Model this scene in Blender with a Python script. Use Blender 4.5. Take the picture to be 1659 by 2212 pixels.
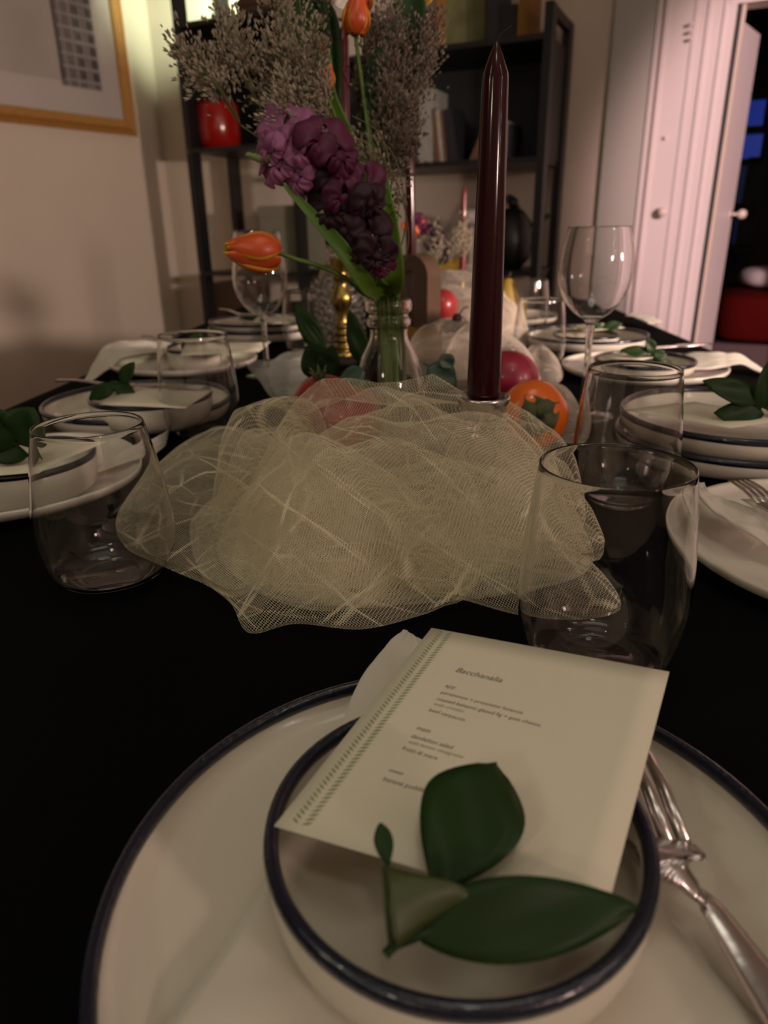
import bpy, math, random
import numpy as np
from mathutils import Vector, Matrix
for o in list(bpy.data.objects): bpy.data.objects.remove(o, do_unlink=True)
S = bpy.context.scene
COL = S.collection
TZ = 0.75                      # height of the table top above the floor
EYE = 0.225                    # the camera above the table top
PITCH, ROLL = math.radians(21.8), math.radians(0.9)
FPX, CX, CY = 1534., 829.5, 1106.
# ------------------------------------------------------------------ camera
cam = bpy.data.objects.new('camera', bpy.data.cameras.new('camera')); COL.objects.link(cam)
ROT = Matrix.Rotation(math.pi/2-PITCH, 3, 'X') @ Matrix.Rotation(-ROLL, 3, 'Z')
cam.matrix_world = Matrix.Translation((0, 0, TZ+EYE)) @ ROT.to_4x4()
cam.data.sensor_fit = 'VERTICAL'; cam.data.sensor_height = 36.0
cam.data.lens = 36.0*FPX/2212.; cam.data.clip_start = .02; cam.data.clip_end = 60
cam.data.dof.use_dof = True; cam.data.dof.focus_distance = .40; cam.data.dof.aperture_fstop = 9.0
S.camera = cam
# ------------------------------------------------------------------ world, lights, exposure
w = bpy.data.worlds.new('night'); S.world = w; w.use_nodes = True
w.node_tree.nodes['Background'].inputs[0].default_value = (.62, .56, .50, 1)
w.node_tree.nodes['Background'].inputs[1].default_value = .03
def area(loc, target, size, power, col):
    l = bpy.data.lights.new('area_lamp', 'AREA'); l.shape = 'DISK'; l.size = size; l.energy = power; l.color = col
    o = bpy.data.objects.new('area_lamp', l); COL.objects.link(o); o.location = loc
    o.rotation_euler = (Vector(target)-Vector(loc)).to_track_quat('-Z', 'Y').to_euler(); return o
def bulb(loc, r, power, col):
    l = bpy.data.lights.new('bulb', 'POINT'); l.shadow_soft_size = r; l.energy = power; l.color = col
    o = bpy.data.objects.new('bulb', l); COL.objects.link(o); o.location = loc; return o
area((-.75, -.95, 1.55), (0.1, .5, .75), .10, 1.25, (1, .92, .72))       # warm lamp behind the photographer, left
area((.2, .35, 2.35), (0.0, .8, .75), .6, 1.4, (1, .96, .78))           # ceiling lamp over the table
bulb((.1, -.5, 2.45), .09, 5.0, (1, .95, .78))                               # added point light below the ceiling, brightens ceiling and glass rims
area((2.1, -2.0, 1.55), (-1.5, 4.0, 1.0), .3, 20, (1, .70, .62))        # pinkish lamp, right behind
ws = bpy.data.lights.new('spot', 'SPOT'); ws.energy = 270; ws.color = (1, .76, .64); ws.spot_size = 1.0; ws.spot_blend = .6; ws.shadow_soft_size = .10
wo = bpy.data.objects.new('rosy_spot', ws); COL.objects.link(wo); wo.location = (1.9, .2, 1.22)      # rosy lamp to the right, turned to the left wall
wo.rotation_euler = (Vector((-2.0, 4.0, 1.5))-wo.location).to_track_quat('-Z', 'Y').to_euler()
sp = bpy.data.lights.new('spot', 'SPOT'); sp.energy = 760; sp.color = (1, .64, .64); sp.spot_size = .60; sp.spot_blend = .4; sp.shadow_soft_size = .08
so = bpy.data.objects.new('pink_spot', sp); COL.objects.link(so); so.location = (2.1, -.6, 1.9)
so.rotation_euler = (Vector((2.30, 3.1, 1.25))-so.location).to_track_quat('-Z', 'Y').to_euler()
_r = random.Random(5)
for k in range(15):                                                      # two strands of small bulbs
    bulb((1.15+.10*_r.random(), -.35+.1*_r.random(), 1.25+.07*k), .0095, .31, (1, .97, .86))
for k in range(10):
    bulb((-1.0+.1*_r.random(), -.2+.1*_r.random(), 1.45+.075*k), .0095, .46, (1, .97, .80))
S.view_settings.view_transform = 'Standard'; S.view_settings.look = 'None'
S.view_settings.exposure = 0; S.view_settings.gamma = 1; S.view_settings.use_curve_mapping = False
try:
    S.cycles.transparent_max_bounces = 40; S.cycles.max_bounces = 14; S.cycles.transmission_bounces = 12
    S.cycles.sample_clamp_indirect = 8.0
except Exception: pass
# ------------------------------------------------------------------ pixel helpers (used to read positions off the photograph)
def ray(x, y): return ROT @ Vector(((x-CX)/FPX, -(y-CY)/FPX, -1.))
EYEP = Vector((0, 0, TZ+EYE))
def P(x, y, h=0.):                       # the point at height h above the table
    d = ray(x, y); return EYEP + d*((h-EYE)/d.z)
def Q(x, y, Y):                          # the point at distance Y in front
    d = ray(x, y); return EYEP + d*(Y/d.y)
RF = Vector((.697, 3.51, 0)); WL = Vector((-.906, .423, 0)).normalized(); WN = Vector((.423, .906, 0)).normalized()
RB = math.atan2(-WL.y, -WL.x)            # rotation of the back wall frame
def FL(x, y, off):                       # local (x, off, z) on a plane parallel to the back wall
    d = ray(x, y); t = ((RF-EYEP).dot(WN)+off)/d.dot(WN); p = EYEP+d*t
    q = p-RF; return Vector((-q.dot(WL), off, p.z))
def FW(x, y, off):
    l = FL(x, y, off); return RF - WL*l.x + WN*off + Vector((0, 0, l.z))
def wall_lamp(px, py, off, tx, ty, power, col, size):      # spot at the shelving, turned to the back wall
    l = bpy.data.lights.new('shelf_spot', 'SPOT'); l.energy = power; l.color = col; l.spot_size = size; l.spot_blend = .8; l.shadow_soft_size = .03
    o = bpy.data.objects.new('shelf_spot', l); COL.objects.link(o); o.location = FW(px, py, off)
    o.rotation_euler = (FW(tx, ty, .52)-o.location).to_track_quat('-Z', 'Y').to_euler()
wall_lamp(455, -45, .10, 405, -30, 40, (.86, 1, .68), 1.5)
wall_lamp(676, 100, .10, 760, 470, 7, (.95, 1, .72), 2.2)  # added spot near the clip lamp's bulb, brightens the lower back wall
# ------------------------------------------------------------------ materials
def nt(name):
    m = bpy.data.materials.new(name); m.use_nodes = True; t = m.node_tree
    return m, t, t.nodes['Principled BSDF']
def mat(name, col, rough=.5, metal=0., noise=0., nscale=20., bump=0., bscale=60., coat=0., sheen=0., spec=.5, sss=0., emit=None, es=0., stretch=None):
    m, t, b = nt(name); N, L = t.nodes, t.links
    b.inputs['Base Color'].default_value = (*col, 1); b.inputs['Roughness'].default_value = rough
    b.inputs['Metallic'].default_value = metal; b.inputs['Coat Weight'].default_value = coat
    b.inputs['Sheen Weight'].default_value = sheen; b.inputs['Specular IOR Level'].default_value = spec
    if sss: b.inputs['Subsurface Weight'].default_value = sss; b.inputs['Subsurface Scale'].default_value = .005
    if emit: b.inputs['Emission Color'].default_value = (*emit, 1); b.inputs['Emission Strength'].default_value = es
    if noise or bump:
        tc = N.new('ShaderNodeTexCoord'); mp = N.new('ShaderNodeMapping'); L.new(tc.outputs['Object'], mp.inputs[0])
        if stretch: mp.inputs['Scale'].default_value = stretch
    if noise:
        n = N.new('ShaderNodeTexNoise'); n.inputs['Scale'].default_value = nscale; n.inputs['Detail'].default_value = 4; L.new(mp.outputs[0], n.inputs[0])
        r = N.new('ShaderNodeMixRGB'); r.inputs[1].default_value = (*[c*(1-noise) for c in col], 1); r.inputs[2].default_value = (*[min(1, c*(1+noise)) for c in col], 1)
        L.new(n.outputs[0], r.inputs[0]); L.new(r.outputs[0], b.inputs['Base Color'])
    if bump:
        n2 = N.new('ShaderNodeTexNoise'); n2.inputs['Scale'].default_value = bscale; n2.inputs['Detail'].default_value = 5; L.new(mp.outputs[0], n2.inputs[0])
        bp = N.new('ShaderNodeBump'); bp.inputs['Strength'].default_value = bump; bp.inputs['Distance'].default_value = .002
        L.new(n2.outputs[0], bp.inputs['Height']); L.new(bp.outputs[0], b.inputs['Normal'])
    return m
def weave(name, col, freq=900., rough=.85):
    m, t, b = nt(name); N, L = t.nodes, t.links
    b.inputs['Base Color'].default_value = (*col, 1); b.inputs['Roughness'].default_value = rough; b.inputs['Sheen Weight'].default_value = .3
    tc = N.new('ShaderNodeTexCoord'); hs = []
    for d in ('X', 'Y'):
        wv = N.new('ShaderNodeTexWave'); wv.bands_direction = d; wv.inputs['Scale'].default_value = freq/6.283; wv.inputs['Distortion'].default_value = .4
        L.new(tc.outputs['Object'], wv.inputs[0]); hs.append(wv)
    mu = N.new('ShaderNodeMath'); mu.operation = 'ADD'; L.new(hs[0].outputs['Fac'], mu.inputs[0]); L.new(hs[1].outputs['Fac'], mu.inputs[1])
    bp = N.new('ShaderNodeBump'); bp.inputs['Strength'].default_value = .35; bp.inputs['Distance'].default_value = .0005
    L.new(mu.outputs[0], bp.inputs['Height']); L.new(bp.outputs[0], b.inputs['Normal'])
    return m
def glassm(name, col=(1, 1, 1), rough=0., bump=0.):
    m, t, b = nt(name)
    b.inputs['Base Color'].default_value = (*col, 1); b.inputs['Roughness'].default_value = rough
    b.inputs['Transmission Weight'].default_value = 1; b.inputs['IOR'].default_value = 1.46
    if bump:
        N, L = t.nodes, t.links; tc = N.new('ShaderNodeTexCoord'); v = N.new('ShaderNodeTexVoronoi'); v.inputs['Scale'].default_value = 110
        bp = N.new('ShaderNodeBump'); bp.inputs['Strength'].default_value = bump; bp.inputs['Distance'].default_value = .004
        L.new(tc.outputs['Object'], v.inputs[0]); L.new(v.outputs[0], bp.inputs['Height']); L.new(bp.outputs[0], b.inputs['Normal'])
    return m
def net(name, col, cell=.0014, wd=.13, edge=.55):
    m = bpy.data.materials.new(name); m.use_nodes = True; t = m.node_tree; N, L = t.nodes, t.links
    for n in list(N): N.remove(n)
    out = N.new('ShaderNodeOutputMaterial'); uv = N.new('ShaderNodeUVMap'); uv.uv_map = 'net'
    masks = []
    for a in (35, 145):
        dt = N.new('ShaderNodeVectorMath'); dt.operation = 'DOT_PRODUCT'; dt.inputs[1].default_value = (math.cos(math.radians(a))/cell, math.sin(math.radians(a))/cell, 0)
        L.new(uv.outputs[0], dt.inputs[0])
        fr = N.new('ShaderNodeMath'); fr.operation = 'FRACT'; L.new(dt.outputs['Value'], fr.inputs[0])
        sb = N.new('ShaderNodeMath'); sb.operation = 'SUBTRACT'; sb.inputs[1].default_value = .5; L.new(fr.outputs[0], sb.inputs[0])
        ab = N.new('ShaderNodeMath'); ab.operation = 'ABSOLUTE'; L.new(sb.outputs[0], ab.inputs[0])
        lt = N.new('ShaderNodeMath'); lt.operation = 'LESS_THAN'; L.new(ab.outputs[0], lt.inputs[0]); masks.append((lt, ab))
    lw = N.new('ShaderNodeLayerWeight'); lw.inputs['Blend'].default_value = .5      # round threads close up when the net is seen edge-on
    pw = N.new('ShaderNodeMath'); pw.operation = 'POWER'; pw.inputs[1].default_value = 5.0; L.new(lw.outputs['Facing'], pw.inputs[0])
    wm = N.new('ShaderNodeMath'); wm.operation = 'MULTIPLY_ADD'; wm.inputs[1].default_value = edge*.5; wm.inputs[2].default_value = wd*.5; L.new(pw.outputs[0], wm.inputs[0])
    acc = wm.outputs[0]
    nz = N.new('ShaderNodeTexNoise'); nz.inputs['Scale'].default_value = 14; L.new(uv.outputs[0], nz.inputs[0])      # gathered creases: threads bunched along crumple lines
    for sc, wl, am, rt_, sx_ in ((13, .022, .36, .7, .35), (17, .022, .32, -.6, .32), (27, .030, .13, 1.7, .5)):
        vo = N.new('ShaderNodeTexVoronoi'); vo.voronoi_dimensions = '2D'; vo.feature = 'DISTANCE_TO_EDGE'; vo.inputs['Scale'].default_value = sc
        mpp = N.new('ShaderNodeMapping'); mpp.inputs['Rotation'].default_value = (0, 0, rt_); m3 = N.new('ShaderNodeMapping'); m3.inputs['Scale'].default_value = (1, sx_, 1)
        L.new(uv.outputs[0], mpp.inputs[0]); L.new(mpp.outputs[0], m3.inputs[0]); L.new(m3.outputs[0], vo.inputs[0])
        mr = N.new('ShaderNodeMapRange'); mr.inputs[1].default_value = 0; mr.inputs[2].default_value = wl; mr.inputs[3].default_value = am; mr.inputs[4].default_value = 0; L.new(vo.outputs['Distance'], mr.inputs[0])
        g = N.new('ShaderNodeMapRange'); g.inputs[1].default_value = .44; g.inputs[2].default_value = .64; L.new(nz.outputs[0], g.inputs[0])
        mm = N.new('ShaderNodeMath'); mm.operation = 'MULTIPLY_ADD'; L.new(mr.outputs[0], mm.inputs[0]); L.new(g.outputs[0], mm.inputs[1]); L.new(acc, mm.inputs[2]); acc = mm.outputs[0]
    for lt, ab in masks: L.new(acc, lt.inputs[1])
    mx = N.new('ShaderNodeMath'); mx.operation = 'MAXIMUM'; L.new(masks[0][0].outputs[0], mx.inputs[0]); L.new(masks[1][0].outputs[0], mx.inputs[1])
    df = N.new('ShaderNodeBsdfDiffuse'); df.inputs[0].default_value = (*col, 1); tl = N.new('ShaderNodeBsdfTranslucent'); tl.inputs[0].default_value = (*col, 1)
    m1 = N.new('ShaderNodeMixShader'); m1.inputs[0].default_value = .4; L.new(df.outputs[0], m1.inputs[1]); L.new(tl.outputs[0], m1.inputs[2])
    tr = N.new('ShaderNodeBsdfTransparent'); m2 = N.new('ShaderNodeMixShader')
    L.new(mx.outputs[0], m2.inputs[0]); L.new(tr.outputs[0], m2.inputs[1]); L.new(m1.outputs[0], m2.inputs[2]); L.new(m2.outputs[0], out.inputs[0])
    return m
M = dict(
 wall=mat('wall_paint', (.70, .61, .51), .8, noise=.03, nscale=3, bump=.15, bscale=90),
 white_trim=mat('white_paint', (.78, .72, .70), .38, bump=.1, bscale=30, stretch=(6, 6, .3)),
 unlit_trim=mat('unlit_trim_paint', (.50, .50, .45), .5, bump=.1, bscale=30, stretch=(6, 6, .3)),  # casing the pink light misses: its shade is put into this colour
 floor=mat('floorboards', (.16, .08, .04), .4, noise=.4, nscale=8, stretch=(1, 12, 1)),
 ceil=mat('ceiling_paint', (.6, .57, .5), .9),
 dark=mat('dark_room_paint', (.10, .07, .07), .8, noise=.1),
 black=mat('black_stain', (.010, .010, .011), .42, bump=.1, bscale=40),
 panel=mat('charcoal_panel', (.028, .032, .033), .6, noise=.15, nscale=4),
 cloth=mat('black_tablecloth', (.0028, .0028, .0034), .9, noise=.2, nscale=4, bump=.5, bscale=9, spec=.05),
 cream=mat('cream_glaze', (.70, .64, .54), .22, noise=.02, nscale=8, coat=.3),
 navy=mat('navy_glaze', (.004, .007, .022), .16, coat=.4, bump=.25, bscale=500),
 white=mat('white_glaze', (.74, .68, .60), .25, coat=.3),
 linen=weave('linen', (.72, .66, .56), 7000),
 card=mat('card_stock', (.76, .71, .56), .75, bump=.12, bscale=900),
 ink=mat('grey_ink', (.16, .15, .12), .8),
 sage=mat('sage_ink', (.30, .33, .19), .8),
 leaf=mat('glossy_leaf', (.013, .036, .007), .46, noise=.3, nscale=25, spec=.18),
 leafd=mat('blue_green_leaf', (.020, .055, .030), .42, noise=.3, nscale=20),
 leaf2=mat('leaf_underside', (.045, .062, .014), .5, noise=.2, nscale=30), leafb=mat('fresh_leaf', (.085, .19, .018), .4, noise=.25, nscale=30, sss=.1),
 stem=mat('green_stem', (.10, .17, .025), .45, noise=.2),
 bud=mat('bud_green', (.16, .20, .07), .5),
 wax=mat('burgundy_wax', (.024, .0008, .0026), .14, coat=.2, spec=.3, noise=.15, nscale=30),
 waxr=mat('red_wax', (.16, .008, .014), .3, coat=.4),
 wick=mat('wick', (.02, .015, .012), .9),
 brass=mat('aged_brass', (.30, .21, .06), .32, metal=1, noise=.4, nscale=60),
 ridged=mat('ridged_steel', (.42, .39, .37), .38, metal=1, bump=.6, bscale=900),
 steel=mat('brushed_steel', (.62, .58, .57), .24, metal=1, bump=.1, bscale=200),
 tul=mat('tulip_orange', (.62, .085, .018), .36, noise=.3, nscale=70, sss=.1, stretch=(.35, 3, 3)),
 tuly=mat('tulip_yellow_edge', (.72, .33, .03), .4, noise=.2, nscale=60),
 pur=mat('snapdragon_purple', (.085, .004, .040), .6, noise=.5, nscale=60, sss=.1),
 purd=mat('snapdragon_dark', (.020, .001, .009), .65, noise=.5, nscale=60),
 purl=mat('snapdragon_mauve', (.27, .085, .20), .6, noise=.5, nscale=50, sss=.1),
 lim=mat('dried_floret', (.33, .275, .20), .8, noise=.4, nscale=90),
 limb=mat('brown_floret', (.19, .145, .115), .85, noise=.4, nscale=90),
 limst=mat('dried_stem', (.13, .13, .05), .7),
 pom=mat('pomegranate_skin', (.26, .020, .020), .35, noise=.35, nscale=25, coat=.2),
 pink=mat('magenta_skin', (.30, .012, .040), .38, noise=.35, nscale=25, coat=.2),
 pers=mat('persimmon_skin', (.75, .14, .012), .25, noise=.3, nscale=14, coat=.4),
 calyx=mat('calyx', (.075, .085, .030), .7, noise=.4, nscale=60, bump=.4, bscale=200),
 grape=mat('dark_grape', (.04, .008, .015), .3, noise=.3),
 ochre=mat('ochre_wood', (.22, .105, .012), .6, noise=.25, nscale=30),
 gold=mat('gilt_wood', (.44, .215, .055), .42, noise=.22, nscale=40, coat=.1),
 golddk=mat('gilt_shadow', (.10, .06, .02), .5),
 wood=mat('walnut', (.062, .032, .017), .5, noise=.35, nscale=16, stretch=(1, 1, 6)),
 red=mat('red_enamel', (.30, .007, .004), .25, coat=.5),
 boxg=mat('grey_green_box', (.21, .21, .155), .7, noise=.08),
 pearm=mat('pear_skin', (.30, .20, .03), .5, noise=.3), yel=mat('yellow_card', (.60, .36, .03), .6),
 gbook=mat('grey_spine', (.32, .32, .29), .6, noise=.5, nscale=30),
 wbook=mat('pale_spine', (.40, .38, .32), .6, noise=.5, nscale=35),
 bbook=mat('dark_spine', (.02, .02, .028), .5), brbook=mat('brown_spine', (.15, .08, .045), .6),
 paintg=mat('green_painting', (.22, .23, .10), .6, noise=.9, nscale=9),
 redcloth=mat('red_cover', (.075, .003, .002), .9, spec=.1), pill=mat('pillow_cotton', (.6, .55, .56), .9),
 blue=mat('dusk_pane', (.01, .02, .1), .3, emit=(.03, .07, .55), es=.28), bluedim=mat('dim_pane', (.005, .01, .03), .3, emit=(.01, .03, .14), es=.10),
 hot=mat('lit_bulb', (1, 1, 1), .5, emit=(1, 1, .9), es=3.), knob=mat('porcelain_knob', (.75, .68, .6), .15, coat=.5),
 mat_board=mat('mount_board', (.62, .56, .52), .8), printbg=mat('print_paper', (.50, .45, .39), .8, noise=.1, nscale=5),
 printg=mat('print_grey', (.20, .175, .18), .7), printl=mat('print_light', (.46, .42, .40), .7), printd=mat('print_dark', (.10, .085, .08), .7),
 glaze=glassm('picture_glazing', (.97, .97, .96), .25), glass=glassm('clear_glass'), hob=glassm('hobnail_glass', (.95, .97, .95), .08, .8),
 water=glassm('water', (.9, .95, .88)),
 net=net('cream_net', (.87, .80, .60), .0017, .095, .36), netp=net('pink_white_net', (.85, .74, .64), .0022, .13, .5), netw=net('white_net', (.75, .76, .70), .002, .13, .5),
)
def thin_glazing():                        # a flat pane: clear, with the reflection of glass
    m = bpy.data.materials.new('picture_pane'); m.use_nodes = True; t = m.node_tree; N, L = t.nodes, t.links
    for n in list(N): N.remove(n)
    o = N.new('ShaderNodeOutputMaterial'); fz = N.new('ShaderNodeFresnel'); fz.inputs[0].default_value = 1.45; a = N.new('ShaderNodeBsdfTransparent'); g = N.new('ShaderNodeBsdfGlossy'); g.inputs['Roughness'].default_value = .12
    x = N.new('ShaderNodeMixShader'); L.new(fz.outputs[0], x.inputs[0]); L.new(a.outputs[0], x.inputs[1]); L.new(g.outputs[0], x.inputs[2]); L.new(x.outputs[0], o.inputs[0]); return m
M['glaze'] = thin_glazing()
# ------------------------------------------------------------------ mesh helpers
class MB:
    def __init__(s): s.v, s.f, s.uv = [], [], None
    def add(s, vs, fs):
        b = len(s.v); s.v += [Vector(v) for v in vs]; s.f += [[b+i for i in f] for f in fs]; return s
    def box(s, c, d, R=None):
        x, y, z = [k/2 for k in d]; vs = [Vector(p) for p in ((-x,-y,-z),(x,-y,-z),(x,y,-z),(-x,y,-z),(-x,-y,z),(x,-y,z),(x,y,z),(-x,y,z))]
        if R is not None: vs = [R @ v for v in vs]
        return s.add([Vector(c)+v for v in vs], [(0,3,2,1),(4,5,6,7),(0,1,5,4),(1,2,6,5),(2,3,7,6),(3,0,4,7)])
    def tube(s, pts, rad, n=8, cap=True):
        pts = [Vector(p) for p in pts]; m = len(pts)
        if not hasattr(rad, '__len__'): rad = [rad]*m
        vs = []; up = Vector((0, 0, 1))
        for i, p in enumerate(pts):
            t = (pts[min(i+1, m-1)]-pts[max(i-1, 0)]).normalized()
            if abs(t.dot(up)) > .95: up = Vector((1, 0, 0)) if abs(t.x) < .9 else Vector((0, 1, 0))
            a = t.cross(up).normalized(); b = t.cross(a)
            up = b*(-1) if False else up
            for k in range(n):
                an = 2*math.pi*k/n; vs.append(p+(a*math.cos(an)+b*math.sin(an))*rad[i])
        fs = [(i*n+k, i*n+(k+1) % n, (i+1)*n+(k+1) % n, (i+1)*n+k) for i in range(m-1) for k in range(n)]
        if cap: fs += [tuple(range(n))[::-1], tuple((m-1)*n+k for k in range(n))]
        return s.add(vs, fs)
    def lathe(s, prof, n=48, off=(0, 0, 0), wob=None):
        off = Vector(off); vs = []; m = len(prof)
        for j, (r, z) in enumerate(prof):
            for k in range(n):
                a = 2*math.pi*k/n; rr = r*(wob(a, z) if wob else 1); vs.append(off+Vector((rr*math.cos(a), rr*math.sin(a), z)))
        fs = [(j*n+k, j*n+(k+1) % n, (j+1)*n+(k+1) % n, (j+1)*n+k) for j in range(m-1) for k in range(n)]
        if prof[0][0] > 1e-6: fs.append(tuple(range(n))[::-1])
        if prof[-1][0] > 1e-6: fs.append(tuple((m-1)*n+k for k in range(n)))
        return s.add(vs, fs)
    def ring(s, prof, n=64, off=(0, 0, 0)):         # closed profile
        off = Vector(off); vs = []; m = len(prof)
        for (r, z) in prof:
            for k in range(n): a = 2*math.pi*k/n; vs.append(off+Vector((r*math.cos(a), r*math.sin(a), z)))
        return s.add(vs, [(j*n+k, j*n+(k+1) % n, ((j+1) % m)*n+(k+1) % n, ((j+1) % m)*n+k) for j in range(m) for k in range(n)])
    def grid(s, fn, nu, nv):
        vs = [fn(i/(nu-1), j/(nv-1)) for i in range(nu) for j in range(nv)]
        return s.add(vs, [(i*nv+j, (i+1)*nv+j, (i+1)*nv+j+1, i*nv+j+1) for i in range(nu-1) for j in range(nv-1)])
    def slab(s, fn, nu, nv, th, dirv=None):         # a grid with thickness
        g = [[Vector(fn(i/(nu-1), j/(nv-1))) for j in range(nv)] for i in range(nu)]
        top, bot = [], []
        for i in range(nu):
            for j in range(nv):
                a = g[min(i+1, nu-1)][j]-g[max(i-1, 0)][j]; b = g[i][min(j+1, nv-1)]-g[i][max(j-1, 0)]
                n = a.cross(b)
                n = n.normalized() if n.length > 1e-12 else Vector((0, 0, 1))
                if dirv is not None: n = Vector(dirv)
                top.append(g[i][j]+n*th/2); bot.append(g[i][j]-n*th/2)
        N_ = nu*nv; fs = []
        for i in range(nu-1):
            for j in range(nv-1):
                q = (i*nv+j, (i+1)*nv+j, (i+1)*nv+j+1, i*nv+j+1); fs += [q, tuple(N_+k for k in q[::-1])]
        for i in range(nu-1):
            for j in (0, nv-1):
                a, b = i*nv+j, (i+1)*nv+j; fs.append((a, b, b+N_, a+N_) if j else (b, a, a+N_, b+N_))
        for j in range(nv-1):
            for i in (0, nu-1):
                a, b = i*nv+j, i*nv+j+1; fs.append((b, a, a+N_, b+N_) if i else (a, b, b+N_, a+N_))
        return s.add(top+bot, fs)
    def ball(s, c, r, nu=16, nv=10, sc=(1, 1, 1)):
        c = Vector(c); prof = [(math.sin(math.pi*j/nv), -math.cos(math.pi*j/nv)) for j in range(nv+1)]
        vs = [c+Vector((p*r*math.cos(2*math.pi*k/nu)*sc[0], p*r*math.sin(2*math.pi*k/nu)*sc[1], z*r*sc[2])) for p, z in prof for k in range(nu)]
        return s.add(vs, [(j*nu+k, j*nu+(k+1) % nu, (j+1)*nu+(k+1) % nu, (j+1)*nu+k) for j in range(nv) for k in range(nu)])
def wloc(o): return o.matrix_world.translation if o else Vector((0, 0, 0))
LOCS = {}
def link(name, mb, m, parent=None, smooth=True, local=False, kind=None, label=None):
    me = bpy.data.meshes.new(name); off = Vector((0, 0, 0)) if (parent is None or local) else LOCS[parent.name]
    me.from_pydata([v-off for v in mb.v], [], mb.f); me.update()
    if isinstance(m, (list, tuple)):
        for k in m: me.materials.append(k)
    else: me.materials.append(m)
    if smooth: me.shade_smooth()
    o = bpy.data.objects.new(name, me); COL.objects.link(o)
    if parent: o.parent = parent
    LOCS[o.name] = off.copy()
    if kind: o['kind'] = kind
    if label: o['label'] = label
    return o
def tag(o, label, cat, group=None, kind=None):
    o['label'] = label; o['category'] = cat
    if group: o['group'] = group
    if kind: o['kind'] = kind
    return o
def thing(name, label, cat, loc, group=None, rz=0):
    o = bpy.data.objects.new(name, None); COL.objects.link(o); o.location = loc; o.rotation_euler = (0, 0, rz)
    o.empty_display_size = .02; LOCS[o.name] = Vector(loc); return tag(o, label, cat, group)
def solo(name, mb, m, label, cat, group=None, smooth=True, kind=None):
    """one-mesh thing with its origin at its base"""
    lo = Vector((sum(v.x for v in mb.v)/len(mb.v), sum(v.y for v in mb.v)/len(mb.v), min(v.z for v in mb.v)))
    mb.v = [v-lo for v in mb.v]; o = link(name, mb, m, None, smooth); o.location = lo
    LOCS[o.name] = lo; return tag(o, label, cat, group, kind)
def copy_tree(o, loc=None, label=None, parent=None):
    c = o.copy(); COL.objects.link(c); c.parent = parent
    LOCS[c.name] = Vector(loc) if loc is not None else LOCS.get(o.name, Vector((0, 0, 0)))
    if loc is not None: c.location = loc
    if label: c['label'] = label
    for ch in list(o.children): copy_tree(ch, None, None, c)
    return c
def struct(name, mb, m, smooth=False):
    o = link(name, mb, m, None, smooth); o['kind'] = 'structure'; return o
def bez(pts, n=12):
    """Catmull-Rom through the points"""
    pts = [Vector(p) for p in pts]; q = [pts[0]]+pts+[pts[-1]]; out = []
    for i in range(1, len(q)-2):
        for k in range(n):
            t = k/n; a, b, c, d = q[i-1], q[i], q[i+1], q[i+2]
            out.append(.5*((2*b)+(c-a)*t+(2*a-5*b+4*c-d)*t*t+(3*b-a-3*c+d)*t**3))
    out.append(pts[-1]); return out
def lerp(a, b, t): return a+(b-a)*t
def poly_at(pts, t):
    x = t*(len(pts)-1); i = min(int(x), len(pts)-2); return lerp(Vector(pts[i]), Vector(pts[i+1]), x-i)
def hn(x, y, s=0):                          # cheap smooth noise
    return (math.sin(x*1.7+s*1.3)*math.cos(y*2.3-s)+.5*math.sin(x*3.9-y*2.1+s*2.7)+.35*math.sin(y*5.3+x*1.1+s*.7))/1.85
# ------------------------------------------------------------------ room
def wallbox(name, a, b, z0, z1, th, m):     # a vertical slab between ground points a, b; thickness to its right-hand side
    a, b = Vector(a), Vector(b); d = (b-a); L_ = d.length; d.normalize(); n = Vector((d.y, -d.x, 0))
    R = Matrix(((d.x, n.x, 0), (d.y, n.y, 0), (0, 0, 1)))
    return MB().box((a+b)/2+n*th/2+Vector((0, 0, (z0+z1)/2)), (L_, th, z1-z0), R)
HC = 2.75
BO = .52                                    # the back wall behind the shelving fronts
corner = FW(373, 497, BO); corner.z = 0
wend = FW(1556, 400, BO); wend.z = 0        # left jamb of the opening
rend = FW(1960, 400, BO); rend.z = 0
ldir = Vector((-.565, -.825, 0)).normalized()
lfar = corner+ldir*6.6
ref_far = FW(2300, 400, BO); ref_far.z = 0
struct('floor', MB().box((0.6, 2.6, -.05), (9.5, 11.5, .1)), M['floor'])
struct('ceiling', MB().box((0.6, 2.6, HC+.05), (9.5, 11.5, .1)), M['ceil'])
struct('wall_left', wallbox('w', corner, lfar, 0, HC, .1, M['wall']), M['wall'])
wb = wallbox('w', wend+WN*0, corner-WL*-.1, 0, HC, .1, M['wall'])
hd_z = FL(1600, 10, BO).z
headtop = wallbox('w', rend, wend, hd_z, HC, .1, M['wall'])
wb.add(headtop.v, headtop.f); rr = wallbox('w', ref_far, rend, 0, HC, .1, M['wall']); wb.add(rr.v, rr.f)
struct('wall_back', wb, M['wall'])
struct('wall_right', wallbox('w', ref_far+Vector((.3, -5.5, 0)), ref_far, 0, HC, .1, M['wall']), M['wall'])
struct('wall_front', wallbox('w', lfar, ref_far+Vector((.3, -5.5, 0)), 0, HC, .1, M['wall']), M['wall'])
# the dark bedroom beyond the opening
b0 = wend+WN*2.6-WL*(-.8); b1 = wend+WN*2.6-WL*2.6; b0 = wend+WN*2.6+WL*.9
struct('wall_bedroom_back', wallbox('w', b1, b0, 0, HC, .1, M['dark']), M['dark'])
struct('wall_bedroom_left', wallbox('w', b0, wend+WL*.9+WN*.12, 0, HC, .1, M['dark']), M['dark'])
struct('wall_bedroom_right', wallbox('w', wend-WL*2.6+WN*.12, b1, 0, HC, .1, M['dark']), M['dark'])
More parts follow.
